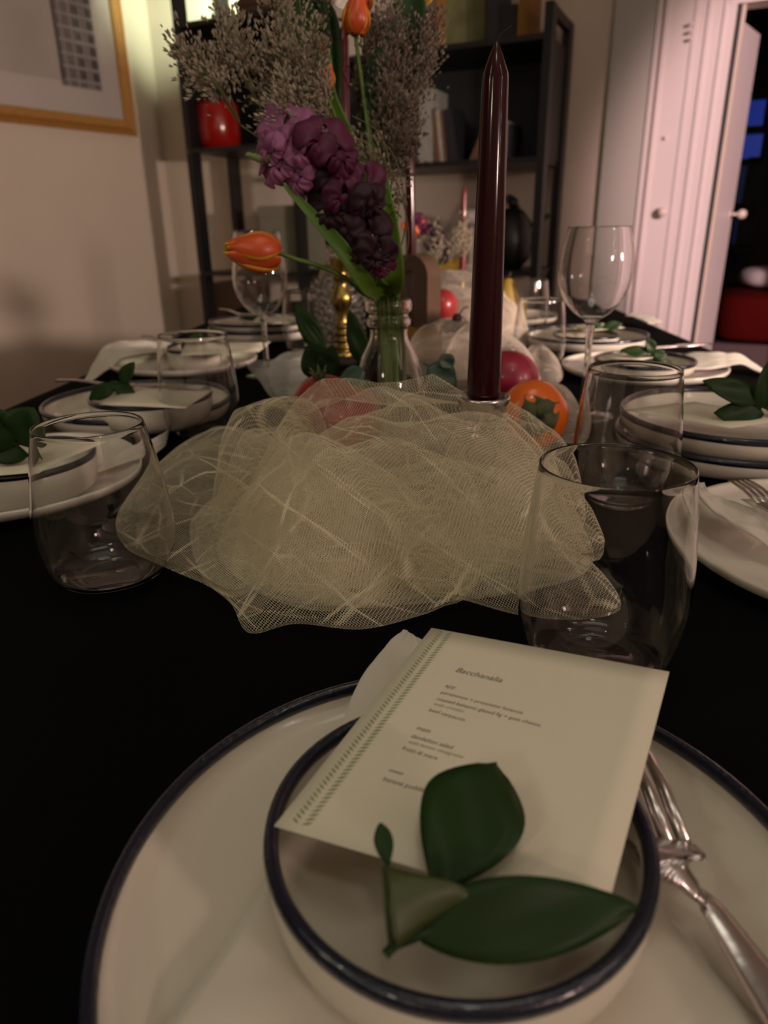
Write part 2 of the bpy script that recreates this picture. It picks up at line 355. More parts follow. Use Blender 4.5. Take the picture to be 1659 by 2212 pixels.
# window in the bedroom
wn = struct('window_1', MB(), M['dark'])
def winq(x0, y0, x1, y1, m, nm, off=2.56, th=.01):
    a, b = FL(x0, y0, off), FL(x1, y1, off); c = (a+b)/2
    mb = MB().box((0, 0, 0), (abs(b.x-a.x), th, abs(a.z-b.z)))
    R = Matrix.Rotation(RB, 3, 'Z'); cw = RF-WL*c.x+WN*off+Vector((0, 0, c.z))
    mb.v = [R @ v+cw for v in mb.v]; o = link(nm, mb, m, wn, False); return o
winq(1606, 213, 1646, 276, M['blue'], 'pane'); winq(1598, 288, 1640, 345, M['blue'], 'pane'); winq(1594, 355, 1632, 440, M['bluedim'], 'pane'); winq(1588, 470, 1616, 527, M['bluedim'], 'pane')
for (x0, y0, x1, y1) in ((1575, 190, 1665, 213), (1575, 276, 1650, 288), (1570, 345, 1646, 355), (1570, 440, 1630, 470), (1565, 527, 1625, 540)):
    winq(x0, y0, x1, y1, M['panel'], 'window_frame', 2.53, .05)
winq(1618, 340, 1628, 535, M['panel'], 'window_frame', 2.53, .05)
# frame helper in back-wall coordinates
def bw(name, x0, x1, z0, z1, d, m, off=BO, parent=None, kind=None):
    """a board on the back wall: local x range, z range, proud by d"""
    R = Matrix.Rotation(RB, 3, 'Z'); mb = MB().box(((x0+x1)/2, off-d/2, (z0+z1)/2), (abs(x1-x0), d, z1-z0)); mb.v = [R @ v+RF for v in mb.v]
    o = link(name, mb, m, parent, False)
    if kind: o['kind'] = kind
    return o
def LX(x, y=350): return FL(x, y, BO).x
# door casing, narrow closet door, trims
t_ = hd_z+.10
bw('trim_1', LX(1303), LX(1388), 0, HC-.05, .035, M['unlit_trim'], kind='structure')
bw('trim_2', LX(1388), LX(1398), 0, HC-.05, .045, M['white_trim'], kind='structure')
bw('trim_3', LX(1403), LX(1410), 0, HC-.05, .03, M['white_trim'], kind='structure')
d1 = bw('door_1', LX(1410), LX(1462), 0.02, HC-.08, .02, M['white_trim'], kind='structure')
kz = FL(1425, 458, BO-.02)
def knob_at(parent, px, py, off, dirv, r=.024, l=.055, nm='door_knob'):
    p = FW(px, py, off); dv = Vector(dirv).normalized(); mb = MB()
    mb.tube([p, p+dv*.006], r*.9, 16); mb.tube([p, p+dv*l*.6], .009, 10)
    q = Vector((0, 0, 1)).rotation_difference(dv).to_matrix(); s = MB().ball((0, 0, 0), r, 16, 10, (1, 1, .75)); mb.add([q @ v+p+dv*l*.8 for v in s.v], s.f)
    return link(nm, mb, M['knob'], parent)
knob_at(d1, 1424, 458, BO-.02, -WN+WL*-.5)
knob_at(d1, 1437, 298, BO-.02, -WN, .010, .012, 'latch_button')
for a, b, d in ((1462, 1470, .026), (1470, 1488, .022), (1488, 1496, .030), (1496, 1520, .022), (1520, 1527, .029), (1527, 1546, .024)):
    bw('trim_4', LX(a), LX(b), 0, t_+.06, d, M['white_trim'], kind='structure')
for i, (z0, z1, d) in enumerate(((hd_z, hd_z+.03, .028), (hd_z+.03, hd_z+.05, .045), (hd_z+.05, hd_z+.13, .03), (hd_z+.13, hd_z+.16, .055))):
    bw('trim_5', LX(1530), LX(1960), z0, z1, d, M['white_trim'], kind='structure')
# hinges shown as small lumps on the trim
hg = MB()
for yy in (52, 68, 84):
    p = FW(1492, yy, BO-.05); hg.ball(p, .012, 10, 8, (1, 1, .6))
struct('trim_6', hg, M['white_trim'], True)
# open door leaf swinging into the bedroom
A0 = FW(1562, 30, BO+.02); A0.z = 0; B0 = Q(1627, 70, A0.y+.42); zt = hd_z-.02; B0.z = 0
dl = wallbox('d', A0, B0, .02, zt, .035, M['white_trim'])
d2 = struct('door_2', dl, M['white_trim'])
kp = Q(1577, 463, (A0.y*.12+B0.y*.88)); nrm = Vector((B0.y-A0.y, -(B0.x-A0.x), 0)).normalized()
mb = MB().tube([kp, kp+nrm*.05], .009, 10).ball(kp+nrm*.06, .024, 16, 10); mb.tube([kp, kp+nrm*.006], .024, 14); link('door_knob', mb, M['knob'], d2)
bw('trim_7', LX(1549), LX(1556), 0, hd_z, .02, M['panel'], kind='structure')
# bed beyond
bp = FW(1660, 640, 1.9); bt = thing('bed', 'bed under a dark red cover in the dark room beyond the open door', 'bed', (bp.x, bp.y, 0), rz=RB)
def rcube(cx, cy, cz, sx, sy, sz, e=.25, nu=24, nv=14):
    mb = MB(); sg = lambda v: math.copysign(abs(v)**e, v)
    vs = []
    for j in range(nv+1):
        ph = -math.pi/2+math.pi*j/nv
        for k in range(nu):
            t = 2*math.pi*k/nu; vs.append((cx+sx/2*sg(math.cos(ph))*sg(math.cos(t)), cy+sy/2*sg(math.cos(ph))*sg(math.sin(t)), cz+sz/2*sg(math.sin(ph))))
    return mb.add(vs, [(j*nu+k, j*nu+(k+1) % nu, (j+1)*nu+(k+1) % nu, (j+1)*nu+k) for j in range(nv) for k in range(nu)])
link('mattress', rcube(.35, 0, .44, 1.3, 1.1, .30), M['redcloth'], bt, local=True)
link('bed_base', MB().box((.35, 0, .17), (1.25, 1.05, .24)), M['dark'], bt, False, local=True)
for sx in (-.2, .9):
    for sy in (-.45, .45): link('leg', MB().box((sx, sy, .03), (.06, .06, .06)), M['dark'], bt, False, local=True)
pp = FW(1650, 585, 1.75); pz = .59+.065
solo('pillow', MB().add([v for v in rcube(pp.x+.12, pp.y, pz, .5, .34, .14, .7).v], rcube(0, 0, 0, 1, 1, 1, .7).f), M['pill'], 'white pillow lying on the red bed in the dark room', 'pillow')
# ------------------------------------------------------------------ picture on the left wall
def LW(x, y, off=0.):                      # point on the left wall plane (off towards the room)
    n = Vector((-ldir.y, ldir.x, 0)); n = n if n.dot(-corner) > 0 else -n
    d = ray(x, y); t = ((corner-EYEP).dot(n)+off)/d.dot(n); return EYEP+d*t, n
pc, pn = LW(293, 295, 0)
pl_loc = Vector((pc.x, pc.y, pc.z))
fr = thing('picture_frame', 'large gilt-framed print hanging on the left wall', 'picture', pl_loc)
hx = ldir; hz = Vector((0, 0, 1))
def onp(u, v, o): return pl_loc+hx*u+hz*v+pn*o
def slabp(u0, u1, v0, v1, o0, o1): 
    mb = MB(); vs = [onp(u, v, o) for o in (o0, o1) for (u, v) in ((u0, v0), (u1, v0), (u1, v1), (u0, v1))]
    return mb.add(vs, [(0,1,2,3),(7,6,5,4),(0,4,5,1),(1,5,6,2),(2,6,7,3),(3,7,4,0)])
FWD, FH = 1.25, .95
def moulding(side):
    prof = [(0, 0), (0, .022), (.012, .030), (.018, .024), (.024, .030), (.030, .024), (.036, .034), (.075, .030), (.080, .018), (.080, 0)]
    vs = []
    for (i, o) in prof:
        if side == 0: a, b = (i, i), (FWD-i, i)
        elif side == 1: a, b = (i, i), (i, FH-i)
        elif side == 2: a, b = (i, FH-i), (FWD-i, FH-i)
        else: a, b = (FWD-i, i), (FWD-i, FH-i)
        vs += [onp(a[0], a[1], o), onp(b[0], b[1], o)]
    n = len(prof); return MB().add(vs, [(2*k, 2*k+1, 2*((k+1) % n)+1, 2*((k+1) % n)) for k in range(n)]+[tuple(2*k for k in range(n)), tuple(2*k+1 for k in range(n))[::-1]])
for sd in range(4): link('frame_rail', moulding(sd), M['gold'], fr, False)
link('mount', slabp(.075, FWD-.075, .075, FH-.075, .004, .010), M['mat_board'], fr, False)
link('print', slabp(.46, FWD-.2, .235, FH-.18, .010, .0115), M['printbg'], fr, False)
gp = MB(); lp = MB(); dp = MB(); rnd = random.Random(3)
gx0, gx1, gz0, gz1 = .205, .455, .215, FH-.18
gp_o = slabp(gx0, gx1, gz0, gz1, .010, .0125); gp.add(gp_o.v, gp_o.f)
for k in range(9):
    z = gz0+.03+k*.062; a = slabp(gx0, gx1, z, z+.007+.006*rnd.random(), .0125, .0135); lp.add(a.v, a.f)
for u in (gx0+.05, gx0+.075, gx0+.14, gx0+.20):
    a = slabp(u, u+.008, gz0, gz1, .0125, .0135); lp.add(a.v, a.f)
for k in range(9):
    for u in (gx0+.088, gx0+.005):
        z = gz0+.045+k*.062; a = slabp(u, u+.03+.015*rnd.random(), z, z+.035, .0125, .0132); dp.add(a.v, a.f)
a = slabp(gx1-.022, gx1, gz0+.03, gz1, .0125, .0140); dp.add(a.v, a.f)
link('printed_building', gp, M['printg'], fr, False, label='grey gridded building drawn on the print'); link('printed_lines', lp, M['printl'], fr, False); link('printed_windows', dp, M['printd'], fr, False)
link('glazing', slabp(.078, FWD-.078, .078, FH-.078, .0165, .018), M['glaze'], fr, False)
# ------------------------------------------------------------------ shelving
sh = thing('shelving_unit', 'tall black open shelving unit standing against the back wall', 'shelves', tuple(RF), rz=RB)
def spost(x, y0, z1, wd=.036, dp=.078, z0=0): link('post', MB().box((x, y0, (z0+z1)/2), (wd, dp, z1-z0)), M['black'], sh, False, local=True)
xl = FL(425, 492, 0).x; xm = FL(643, 492, 0).x; xr = FL(1158, 492, 0).x; HT = 2.45
zr = FL(1178, 2, 0).z
DP = .40
for x, z1 in ((xl, HT), (xm, HT), (xr, zr)):
    spost(x, .04, z1); spost(x, DP, z1)
def board(xa, xb, z, th=.022): link('shelf_board', MB().box(((xa+xb)/2, DP/2+.02, z-th/2), (abs(xb-xa), DP+.05, th)), M['black'], sh, False, local=True)
zL = [FL(450, 40, 0).z, FL(460, 318, 0).z, FL(540, 588, 0).z]; zR = [FL(1000, 92, 0).z, FL(1000, 346, 0).z, FL(1060, 585, 0).z]
for z in zL+[.35]: board(xl, xm, z)
for z in zR+[.35]: board(xm, xr, z)
link('top_rail', MB().box((xr, (DP+.04)/2, zr-.02), (.03, DP-.11, .04)), M['black'], sh, False, local=True)
for xs, za, zb_ in ((xl, zL[0], zL[1]), (xr, zR[0], zR[1])):
    link('side_panel', MB().box((xs, (DP+.04)/2, (za+zb_)/2), (.008, DP-.115, za-zb_)), M['black'], sh, False, local=True)
link('back_panel', MB().box(((xm+xr)/2, DP+.06, (zR[0]+zR[1])/2), (xr-xm, .008, zR[0]-zR[1])), M['panel'], sh, False, local=True, label='charcoal panel closing the bay behind the books')
link('back_panel', MB().box(((xl+xm)/2, DP+.06, (zL[0]+zL[1])/2), (xm-xl, .008, zL[0]-zL[1])), M['black'], sh, False, local=True)
for (px, py) in ((380, 38), (404, 328), (428, 590)):
    l = FL(px, py, -.001); link('bolt', MB().tube([(xl, .002, l.z), (xl, -.004, l.z)], .008, 12), M['steel'], sh, local=True)
for (px, py) in ((518, 325),):
    l = FL(px, py, DP-.04); link('bolt', MB().tube([(xl, DP-.038, l.z), (xl, DP-.044, l.z)], .008, 12), M['steel'], sh, local=True)
RZ = Matrix.Rotation(RB, 3, 'Z')
def shw(x, o, z): return RF+RZ @ Vector((x, o, 0))+Vector((0, 0, z))
def onshelf(mb): mb.v = [RZ @ v+RF for v in mb.v]; return mb
def sbox(name, x0, x1, ztop, zb, o0, o1, m, label, cat, group=None, tilt=0, sub=None):
    """a box thing standing on a shelf (book, box)"""
    R = Matrix.Rotation(tilt, 3, 'Y'); h = ztop-zb; mb = MB().box((0, 0, h/2), (x1-x0, o1-o0, h), R)
    mz = min(v.z for v in mb.v); mb.v = [v+Vector(((x0+x1)/2, (o0+o1)/2, zb-mz)) for v in mb.v]
    return solo(name, onshelf(mb), m, label, cat, group, False)
# red pot with two wooden handles of spoons above
zb = zL[1]; pxl, pxr = FL(424, 280, .15).x, FL(500, 280, .15).x; pr = (pxr-pxl)/2
ztp = FL(462, 222, .15).z
pc_ = shw((pxl+pxr)/2+.02, .17, zb); pot = thing('utensil_pot', 'round red enamel pot on the upper left shelf', 'pot', pc_)
H_ = ztp-zb
link('body', MB().lathe([(pr*.7, 0), (pr*.95, .03), (pr*1.0, H_*.5), (pr*.97, H_*.9), (pr*.9, H_), (pr*.86, H_), (pr*.9, H_*.5), (pr*.6, .02), (0.0001, .02)], 36, pc_), M['red'], pot)
link('handle', MB().tube(bez([pc_+Vector((-pr, 0, H_*.8)), pc_+Vector((-pr-.03, 0, H_*.7)), pc_+Vector((-pr, 0, H_*.55))], 6), .008, 8), M['red'], pot)
sp_ = MB().tube([pc_+Vector((.0, 0, .03)), pc_+Vector((.05, 0, H_+.14))], [.010, .014], 10).ball(pc_+Vector((.05, 0, H_+.17)), .03, 14, 8, (.9, .35, 1.5))
solo('wooden_spoon', sp_, M['wood'], 'wooden spoon standing in the red pot', 'spoon')
# books in the right bay
zb = zR[1]
def bkx(px, o=.1): return FL(px, 300, o).x
spec = [(868, 880, 205, 'gbook', 0, 'book', 'slim pale grey book left of the black book on the shelf'), (882, 898, 195, 'wbook', 0, 'book', 'tall black-and-white spined book beside the slim grey one'),
        (899, 905, 190, 'bbook', 0, 'book', 'thin black book between the white-spined book and the thick grey one'), (906, 938, 193, 'gbook', 0, 'book', 'thick glossy grey book, tallest on the right shelf'),
        (938, 948, 235, 'brbook', -.10, 'book', 'brown book leaning on the thick grey book'), (949, 957, 238, 'wbook', -.12, 'book', 'thin cream book leaning beside the brown one'), (958, 964, 240, 'brbook', -.13, 'book', 'narrow tan book leaning next to the thin cream one'),
        (966, 985, 236, 'bbook', -.16, 'book', 'dark book with a pale top edge leaning rightmost of the row')]
for (a, b, ty, mm, tl, nm, lab) in spec:
    zt_ = FL((a+b)/2, ty, .1).z; o_ = sbox('book', bkx(a), bkx(b), zt_, zb, .08, .28, M[mm], lab, 'book', 'books on the right-hand shelf', tl)
sbox('book', bkx(1092), bkx(1098), FL(1095, 262, .1).z, zb, .08, .26, M['wbook'], 'single pale book standing alone to the right of the tall candle', 'book', 'books on the right-hand shelf')
sbox('book', bkx(1100), bkx(1108), FL(1104, 268, .1).z, zb, .08, .26, M['bbook'], 'black book beside the single pale book', 'book', 'books on the right-hand shelf')
# wooden wedge behind candle
wz = MB(); x0, x1 = bkx(1010), bkx(1050); h = FL(1040, 245, .1).z-zb
wz.add([(x0, .12, zb), (x1, .12, zb), (x1, .12, zb+h), (x0, .26, zb), (x1, .26, zb), (x1, .26, zb+h)], [(0,1,2),(5,4,3),(0,3,4,1),(1,4,5,2),(2,5,3,0)])
solo('bookend', onshelf(wz), M['brbook'], 'brown wedge bookend on the shelf behind the tall candle', 'bookend', smooth=False)
# framed painting and dark books on the top right shelf
zb = zR[0]; fx0, fx1 = FL(940, 60, .25).x, FL(1062, 60, .25).x
fp = thing('framed_painting', 'green painting in a gold frame on the upper right shelf', 'painting', tuple(shw((fx0+fx1)/2, .28, zb)), rz=RB)
W2 = (fx1-fx0)/2; Hf = .5
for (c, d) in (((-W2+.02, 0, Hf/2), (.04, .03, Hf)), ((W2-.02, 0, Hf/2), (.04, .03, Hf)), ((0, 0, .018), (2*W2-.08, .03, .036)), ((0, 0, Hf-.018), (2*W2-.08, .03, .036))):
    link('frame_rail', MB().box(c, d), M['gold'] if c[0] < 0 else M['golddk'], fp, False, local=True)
link('canvas', MB().box((0, .004, Hf/2), (2*W2-.08, .012, Hf-.07)), M['paintg'], fp, False, local=True)
for a, b, ty, lab, mm in ((1062, 1084, -60, 'dark blue album on the upper right shelf beside the painting', 'bbook'), (1085, 1122, 20, 'black box file on the upper right shelf', 'black'), (1125, 1150, -30, 'olive folder leaning at the end of the upper right shelf', 'ochre')):
    sbox('book', FL(a, 60, .2).x, FL(b, 60, .2).x, FL(1090, ty, .2).z, zb, .14, .34, M[mm], lab, 'book', 'books on the top right shelf')
sbox('book', FL(908, 60, .2).x, FL(930, 60, .2).x, FL(1090, 5, .2).z, zb, .14, .34, M['grape'], 'dark maroon book left of the gold-framed painting', 'book', 'books on the top right shelf')
# wooden drawer box top left
db = thing('wooden_crate', 'small brown wooden crate on the upper left shelf', 'crate', tuple(shw(FL(565, 20, .12).x, .12, zL[0])), rz=RB)
zc0 = FL(560, 36, .12).z-zL[0]
link('panel', MB().box((0, 0, .16), (.17, .16, .32)), M['wood'], db, False, local=True)
link('lip', MB().box((0, -.085, .05), (.18, .012, .02)), M['wood'], db, False, local=True)
# storage box
x0, x1 = FL(566, 520, .08).x, FL(718, 520, .08).x; zt_ = FL(640, 443, .08).z
bx_ = thing('storage_box', 'grey-green lidded storage box on the lower shelf', 'box', tuple(shw((x0+x1)/2, .2, zL[2])), rz=RB); ww = x1-x0; hh = zt_-zL[2]
link('body', MB().box((0, 0, hh*.43), (ww, .26, hh*.86)), M['boxg'], bx_, False, local=True); link('lid', MB().box((0, 0, hh*.92), (ww+.01, .27, hh*.16)), M['boxg'], bx_, False, local=True)
link('seam', MB().box((ww*.12, -.131, hh*.42), (.004, .004, hh*.8)), M['panel'], bx_, False, local=True)
sbox('storage_box', FL(445, 640, .1).x, FL(545, 640, .1).x, FL(500, 612, .1).z, .35, .08, .34, M['wood'], 'dark brown wooden box on the lowest left shelf', 'box')
# kettle on the right lower board
kx = FL(1098, 500, .12).x; zb = zR[2]; kc = shw(kx, .18, zb); ktop = FL(1098, 425, .18).z-zb
kt = thing('black_pot', 'large round black pot with a long spout handle on the lower right shelf', 'pot', tuple(kc)); rk = ktop*.30
link('body', MB().lathe([(rk*.5, 0), (rk*.95, ktop*.15), (rk*1.05, ktop*.4), (rk*.9, ktop*.68), (rk*.5, ktop*.82), (rk*.15, ktop*.86), (.0001, ktop*.86)], 32, kc), M['black'], kt)
link('lid_knob', MB().ball(kc+Vector((0, 0, ktop*.92)), ktop*.08, 12, 8), M['black'], kt)
link('handle', MB().tube(bez([kc+Vector((-rk*.8, 0, ktop*.6)), kc+Vector((-rk*.2, 0, ktop*1.0)), kc+Vector((rk*.8, 0, ktop*.62)), kc+Vector((rk*1.8, 0, ktop*.74))], 8), .012, 8), M['black'], kt)
gc = shw(FL(1020, 455, .15).x, .15, zb); gr = .06; gz_ = FL(1020, 470, .15).z
gt = thing('globe_lamp', 'small lamp with a pale glass dome on the lower right shelf', 'lamp', tuple(gc))
link('dome', MB().ball(Vector((gc.x, gc.y, gz_)), gr, 20, 12, (1, 1, .7)), M['pill'], gt)
link('stem', MB().lathe([(.05, 0), (.05, .012), (.012, .03), (.012, gz_-zb-.03), (.03, gz_-zb-.01)], 20, gc), M['knob'], gt)
sbox('small_box', FL(952, 580, .06).x, FL(986, 580, .06).x, FL(970, 560, .06).z, zb, .04, .12, M['yel'], 'small bright yellow box on the lower right shelf', 'box')
# small clip lamp whose bulb shines through the flowers
lp_ = FW(676, 108, .05); cl = thing('clip_lamp', 'small lamp with a bright bare bulb clipped to the middle shelf post', 'lamp', tuple(lp_-Vector((0, 0, .06))))
link('bulb', MB().ball(lp_, .022, 14, 10), M['hot'], cl); link('socket', MB().tube([lp_-Vector((0, 0, .06)), lp_-Vector((0, 0, .018))], .015, 12), M['black'], cl)
link('arm', MB().tube([lp_-Vector((0, 0, .05)), shw(xm, .02, lp_.z-.05)], .006, 8), M['black'], cl)
# ------------------------------------------------------------------ table
th_ = math.radians(-3.4); Rt = Matrix.Rotation(th_, 3, 'Z'); tc_ = Vector((.055, 1.20, 0)); TW, TL = 1.13, 2.62
tb = thing('dining_table', 'long dining table laid for dinner', 'table', tuple(tc_), rz=th_)
link('tabletop', MB().box((0, 0, TZ-.02), (TW-.02, TL-.02, .034)), M['wood'], tb, False, local=True)
for sx in (-1, 1):
    for sy in (-1, 1): link('leg', MB().box((sx*(TW/2-.08), sy*(TL/2-.1), (TZ-.037)/2), (.06, .06, TZ-.037)), M['wood'], tb, False, local=True)
def clothf():
    mb = MB(); nu, nv = 130, 260; dr = .28
    def f(u, v):
        U = (u-.5)*(TW+2*dr); V = (v-.5)*(TL+2*dr); x, y, z = U, V, 0.
        ox = abs(U)-TW/2; oy = abs(V)-TL/2
        wr = .0008*hn(U*9, V*5, 1)+.0011*max(0, math.sin(U*14+V*26+1.5*math.sin(V*7)))**6+.0006*hn(U*31, V*17, 4)
        if ox > 0: x = math.copysign(TW/2+.010+.018*(math.sin(V*22)*.5+.5)*min(1, ox/.1), U); z -= ox
        if oy > 0: y = math.copysign(TL/2+.010+.018*(math.sin(U*20)*.5+.5)*min(1, oy/.1), V); z = min(z, -oy)
        return Rt @ Vector((x, y, 0))+tc_+Vector((0, 0, TZ-.0013+z+(wr if z == 0 else 0)))
    mb.grid(f, nu, nv); return mb
solo('tablecloth', clothf(), M['cloth'], 'black tablecloth covering the long dining table', 'tablecloth')
# ------------------------------------------------------------------ crockery
def dish(R, H, foot=.62, wall=.9, t=.0035):
    body = [(0.0001, .0012), (R*foot-.004, .0012), (R*foot-.003, 0), (R*foot, 0), (R*foot+.002, .0025), (R*wall, .004), (R*(wall+.06), .0075), (R*.992, H*.6), (R, H-.003),
            (R-.0012, H-.001), (R-t, H-.003), (R-t-.001, H*.62), (R*(wall+.03)-t, .011), (R*wall-t-.004, .0075), (0.0001, .007)]
    rim = [(R-t*.5+.0028*math.cos(a), H-.0022+.0036*math.sin(a)) for a in [2*math.pi*k/10 for k in range(10)]]
    return body, rim
def bowlp(R, H, t=.004):
    body = [(0.0001, .001), (R*.74, .001), (R*.76, 0), (R*.80, 0), (R*.84, .002), (R*.95, .008), (R*.99, H*.5), (R, H-.004), (R-t*.4, H-.002), (R-t, H-.004), (R-t-.0005, H*.5), (R*.92-t, .010), (R*.8, .006), (.0001, .006)]
    rim = [(R-t*.5+.0026*math.cos(a), H-.003+.0034*math.sin(a)) for a in [2*math.pi*k/10 for k in range(10)]]
    return body, rim
_proto = {}
def place_dish(kind, R, H, x, y, h, name, label, group, rimmat='navy', bodym='cream'):
    key = (kind, R, H, rimmat, bodym); loc = Vector((x, y, TZ+h))
    if key in _proto: return copy_tree(_proto[key], loc, label)
    b, r = (dish if kind == 'plate' else bowlp)(R, H); t = thing(name, label, 'plate' if kind == 'plate' else 'bowl', loc, group)
    link('body', MB().lathe(b, 96, loc), M[bodym], t)
    if rimmat: link('rim', MB().ring(r, 96, loc), M[rimmat], t, label='dark navy glazed rim' if rimmat == 'navy' else None)
    _proto[key] = t; return t
GP, GB, GW = 'navy-rimmed cream dinner plates', 'small navy-rimmed bowls', 'plain white dinner plates'
NP, NB = (.0251, .1756), (.0227, .1815)
place_dish('plate', .1205, .021, *NP, 0, 'dinner_plate', 'large navy-rimmed cream plate nearest the camera', GP)
place_dish('bowl', .0635, .0335, *NB, .0095, 'small_bowl', 'small navy-rimmed cream bowl under the printed menu card, nearest the camera', GB)
L1c, L1b = (-.356, .650), (-.318, .600); L2c, L2b = (-.312, .905), (-.2785, .850); L3c, L3b = (-.35, 1.272), (-.318, 1.225); L4c, L4b = (-.2645, 1.626), (-.25, 1.61)
R1c = (.344, .4546); R2c = (.3636, .712); R3c, R3b = (.42, 1.145), (.405, 1.10); R4c, R4b = (.405, 1.43), (.40, 1.41); R5c = (.35, 1.86)
place_dish('plate', .128, .018, *L1c, 0, 'charger_plate', 'plain white plate at the left edge behind the nearest left glass', GW, None, 'white')
place_dish('bowl', .0615, .036, *L1b, .009, 'small_bowl', 'navy-rimmed bowl cut by the left edge of the photo', GB)
place_dish('plate', .118, .026, *L2c, 0, 'dinner_plate', 'navy-rimmed plate second from the camera on the left side', GP)
place_dish('bowl', .072, .036, *L2b, .008, 'small_bowl', 'navy-rimmed bowl with fork and leaves, second place on the left', GB)
place_dish('plate', .128, .018, *L3c, 0, 'charger_plate', 'plain white plate with draped napkin, third place on the left', GW, None, 'white')
place_dish('bowl', .0615, .036, *L3b, .009, 'small_bowl', 'navy-rimmed bowl seen through the second left glass', GB)
place_dish('plate', .118, .026, *L4c, 0, 'dinner_plate', 'lower navy-rimmed plate of the farthest left stack', GP)
place_dish('plate', .115, .021, L4c[0], L4c[1], .020, 'dinner_plate', 'upper navy-rimmed plate of the farthest left stack', GP)
place_dish('bowl', .0615, .020, *L4b, .031, 'small_bowl', 'shallow navy-rimmed bowl on the farthest left stack', GB)
place_dish('plate', .132, .018, *R1c, 0, 'charger_plate', 'plain white plate with fork and knotted napkin, nearest on the right', GW, None, 'white')
place_dish('plate', .118, .026, *R2c, 0, 'dinner_plate', 'lower navy-rimmed plate of the stack on the right behind the second glass', GP)
place_dish('plate', .115, .026, R2c[0], R2c[1], .0195, 'dinner_plate', 'upper navy-rimmed plate of the right stack, holding card and leaves', GP)
place_dish('plate', .128, .018, *R3c, 0, 'charger_plate', 'plain white plate, third place on the right, behind the wine glass', GW, None, 'white')
place_dish('plate', .075, .022, *R3b, .010, 'side_plate', 'small navy-rimmed plate with leaves on the third right place', GP)
place_dish('plate', .118, .026, *R4c, 0, 'dinner_plate', 'navy-rimmed plate, fourth place on the right', GP)
place_dish('bowl', .0615, .020, *R4b, .009, 'small_bowl', 'shallow navy-rimmed bowl on the fourth right place', GB)
place_dish('plate', .115, .021, *R5c, 0, 'dinner_plate', 'navy-rimmed plate, farthest place on the right', GP)
# ------------------------------------------------------------------ glasses
def vessel(outer, t, basein):
    inner = [(max(r-t, .0001), z) for r, z in outer if z > basein]
    R_, z_ = outer[-1]
    return outer+[(R_-t/2+t/2*math.cos(a), z_+t*.6*math.sin(a)) for a in (.5, 1.1, 1.57, 2.04, 2.64)]+inner[::-1]+[(inner[0][0]*.8, basein), (.0001, basein-.0005)]
def sm(pts, n=5): return [(v.x, v.y) for v in bez([Vector((a, b, 0)) for a, b in pts], n)]
stA = vessel([(.0001, .0015)]+sm([(.020, 0), (.028, .0015), (.0385, .014), (.0437, .036), (.0432, .060), (.0405, .088), (.0372, .115)]), .0013, .0065)
stC = vessel([(.0001, .0015)]+sm([(.018, 0), (.027, .0015), (.0395, .012), (.0450, .033), (.0440, .055), (.0395, .084), (.0342, .110)]), .0013, .0070)
GS = 'stemless drinking glasses'
def glass(prof, x, y, label, first, sc=1):
    loc = Vector((x, y, TZ+.0006))
    if first in _proto: o = _proto[first].copy(); COL.objects.link(o); o.location = loc; o['label'] = label
    else:
        o = link('stemless_glass', MB().lathe(prof, 72), M['glass']); o.location = loc; tag(o, label, 'glass', GS); _proto[first] = o
    o.scale = (sc, sc, sc); return o
glass(stA, .1141, .3299, 'stemless glass right behind the printed menu card, largest in view', 'A')
glass(stA, .2071, .5811, 'stemless glass second on the right, in front of the stacked plates', 'A')
glass(stC, -.1888, .4441, 'rounded stemless glass nearest on the left beside the tulle', 'C')
glass(stA, -.2107, .8103, 'stemless glass second on the left, in front of the navy-rimmed plate', 'A', 1.02)
glass(stA, -.1442, 1.400, 'stemless glass far left behind the tulip stem', 'A', 1.02)
glass(stA, .3268, 1.6206, 'stemless glass farthest on the right beyond the wine glass', 'A')
glass(stA, .262, 1.20, 'stemless glass far right just left of the tall wine glass', 'A', .98)
def wine(x, y, label, sc=1., top=.222, bot=.118):
    loc = Vector((x, y, TZ+.0006)); t = thing('wine_glass', label, 'glass', loc, 'tall wine glasses')
    outer = sm([(.004, bot-.004), (.011, bot+.001), (.0235, bot+.010), (.0345, bot+.024), (.0410, bot+.041), (.0430, bot+.056), (.0420, bot+.072), (.0395, bot+.086), (.0355, top)])
    link('bowl', MB().lathe([(.0001, bot-.004)]+vessel(outer, .0012, bot+.002), 72, loc), M['glass'], t)
    link('stem', MB().lathe([(.0001, .0045), (.010, .0045), (.0052, .012), (.0040, .03), (.0040, bot-.03), (.0050, bot-.010), (.0055, bot-.0042), (.0001, bot-.0042)], 24, loc), M['glass'], t)
    link('foot', MB().lathe([(.0001, .0005), (.034, 0), (.036, .001), (.034, .0022), (.012, .0042), (.0001, .0044)], 64, loc), M['glass'], t)
    return t
wine(.2537, .881, 'tall wine glass on the right in front of the pink door')
wine(-.1895, 1.178, 'tall wine glass on the left behind the orange tulip', 1, .224, .096)
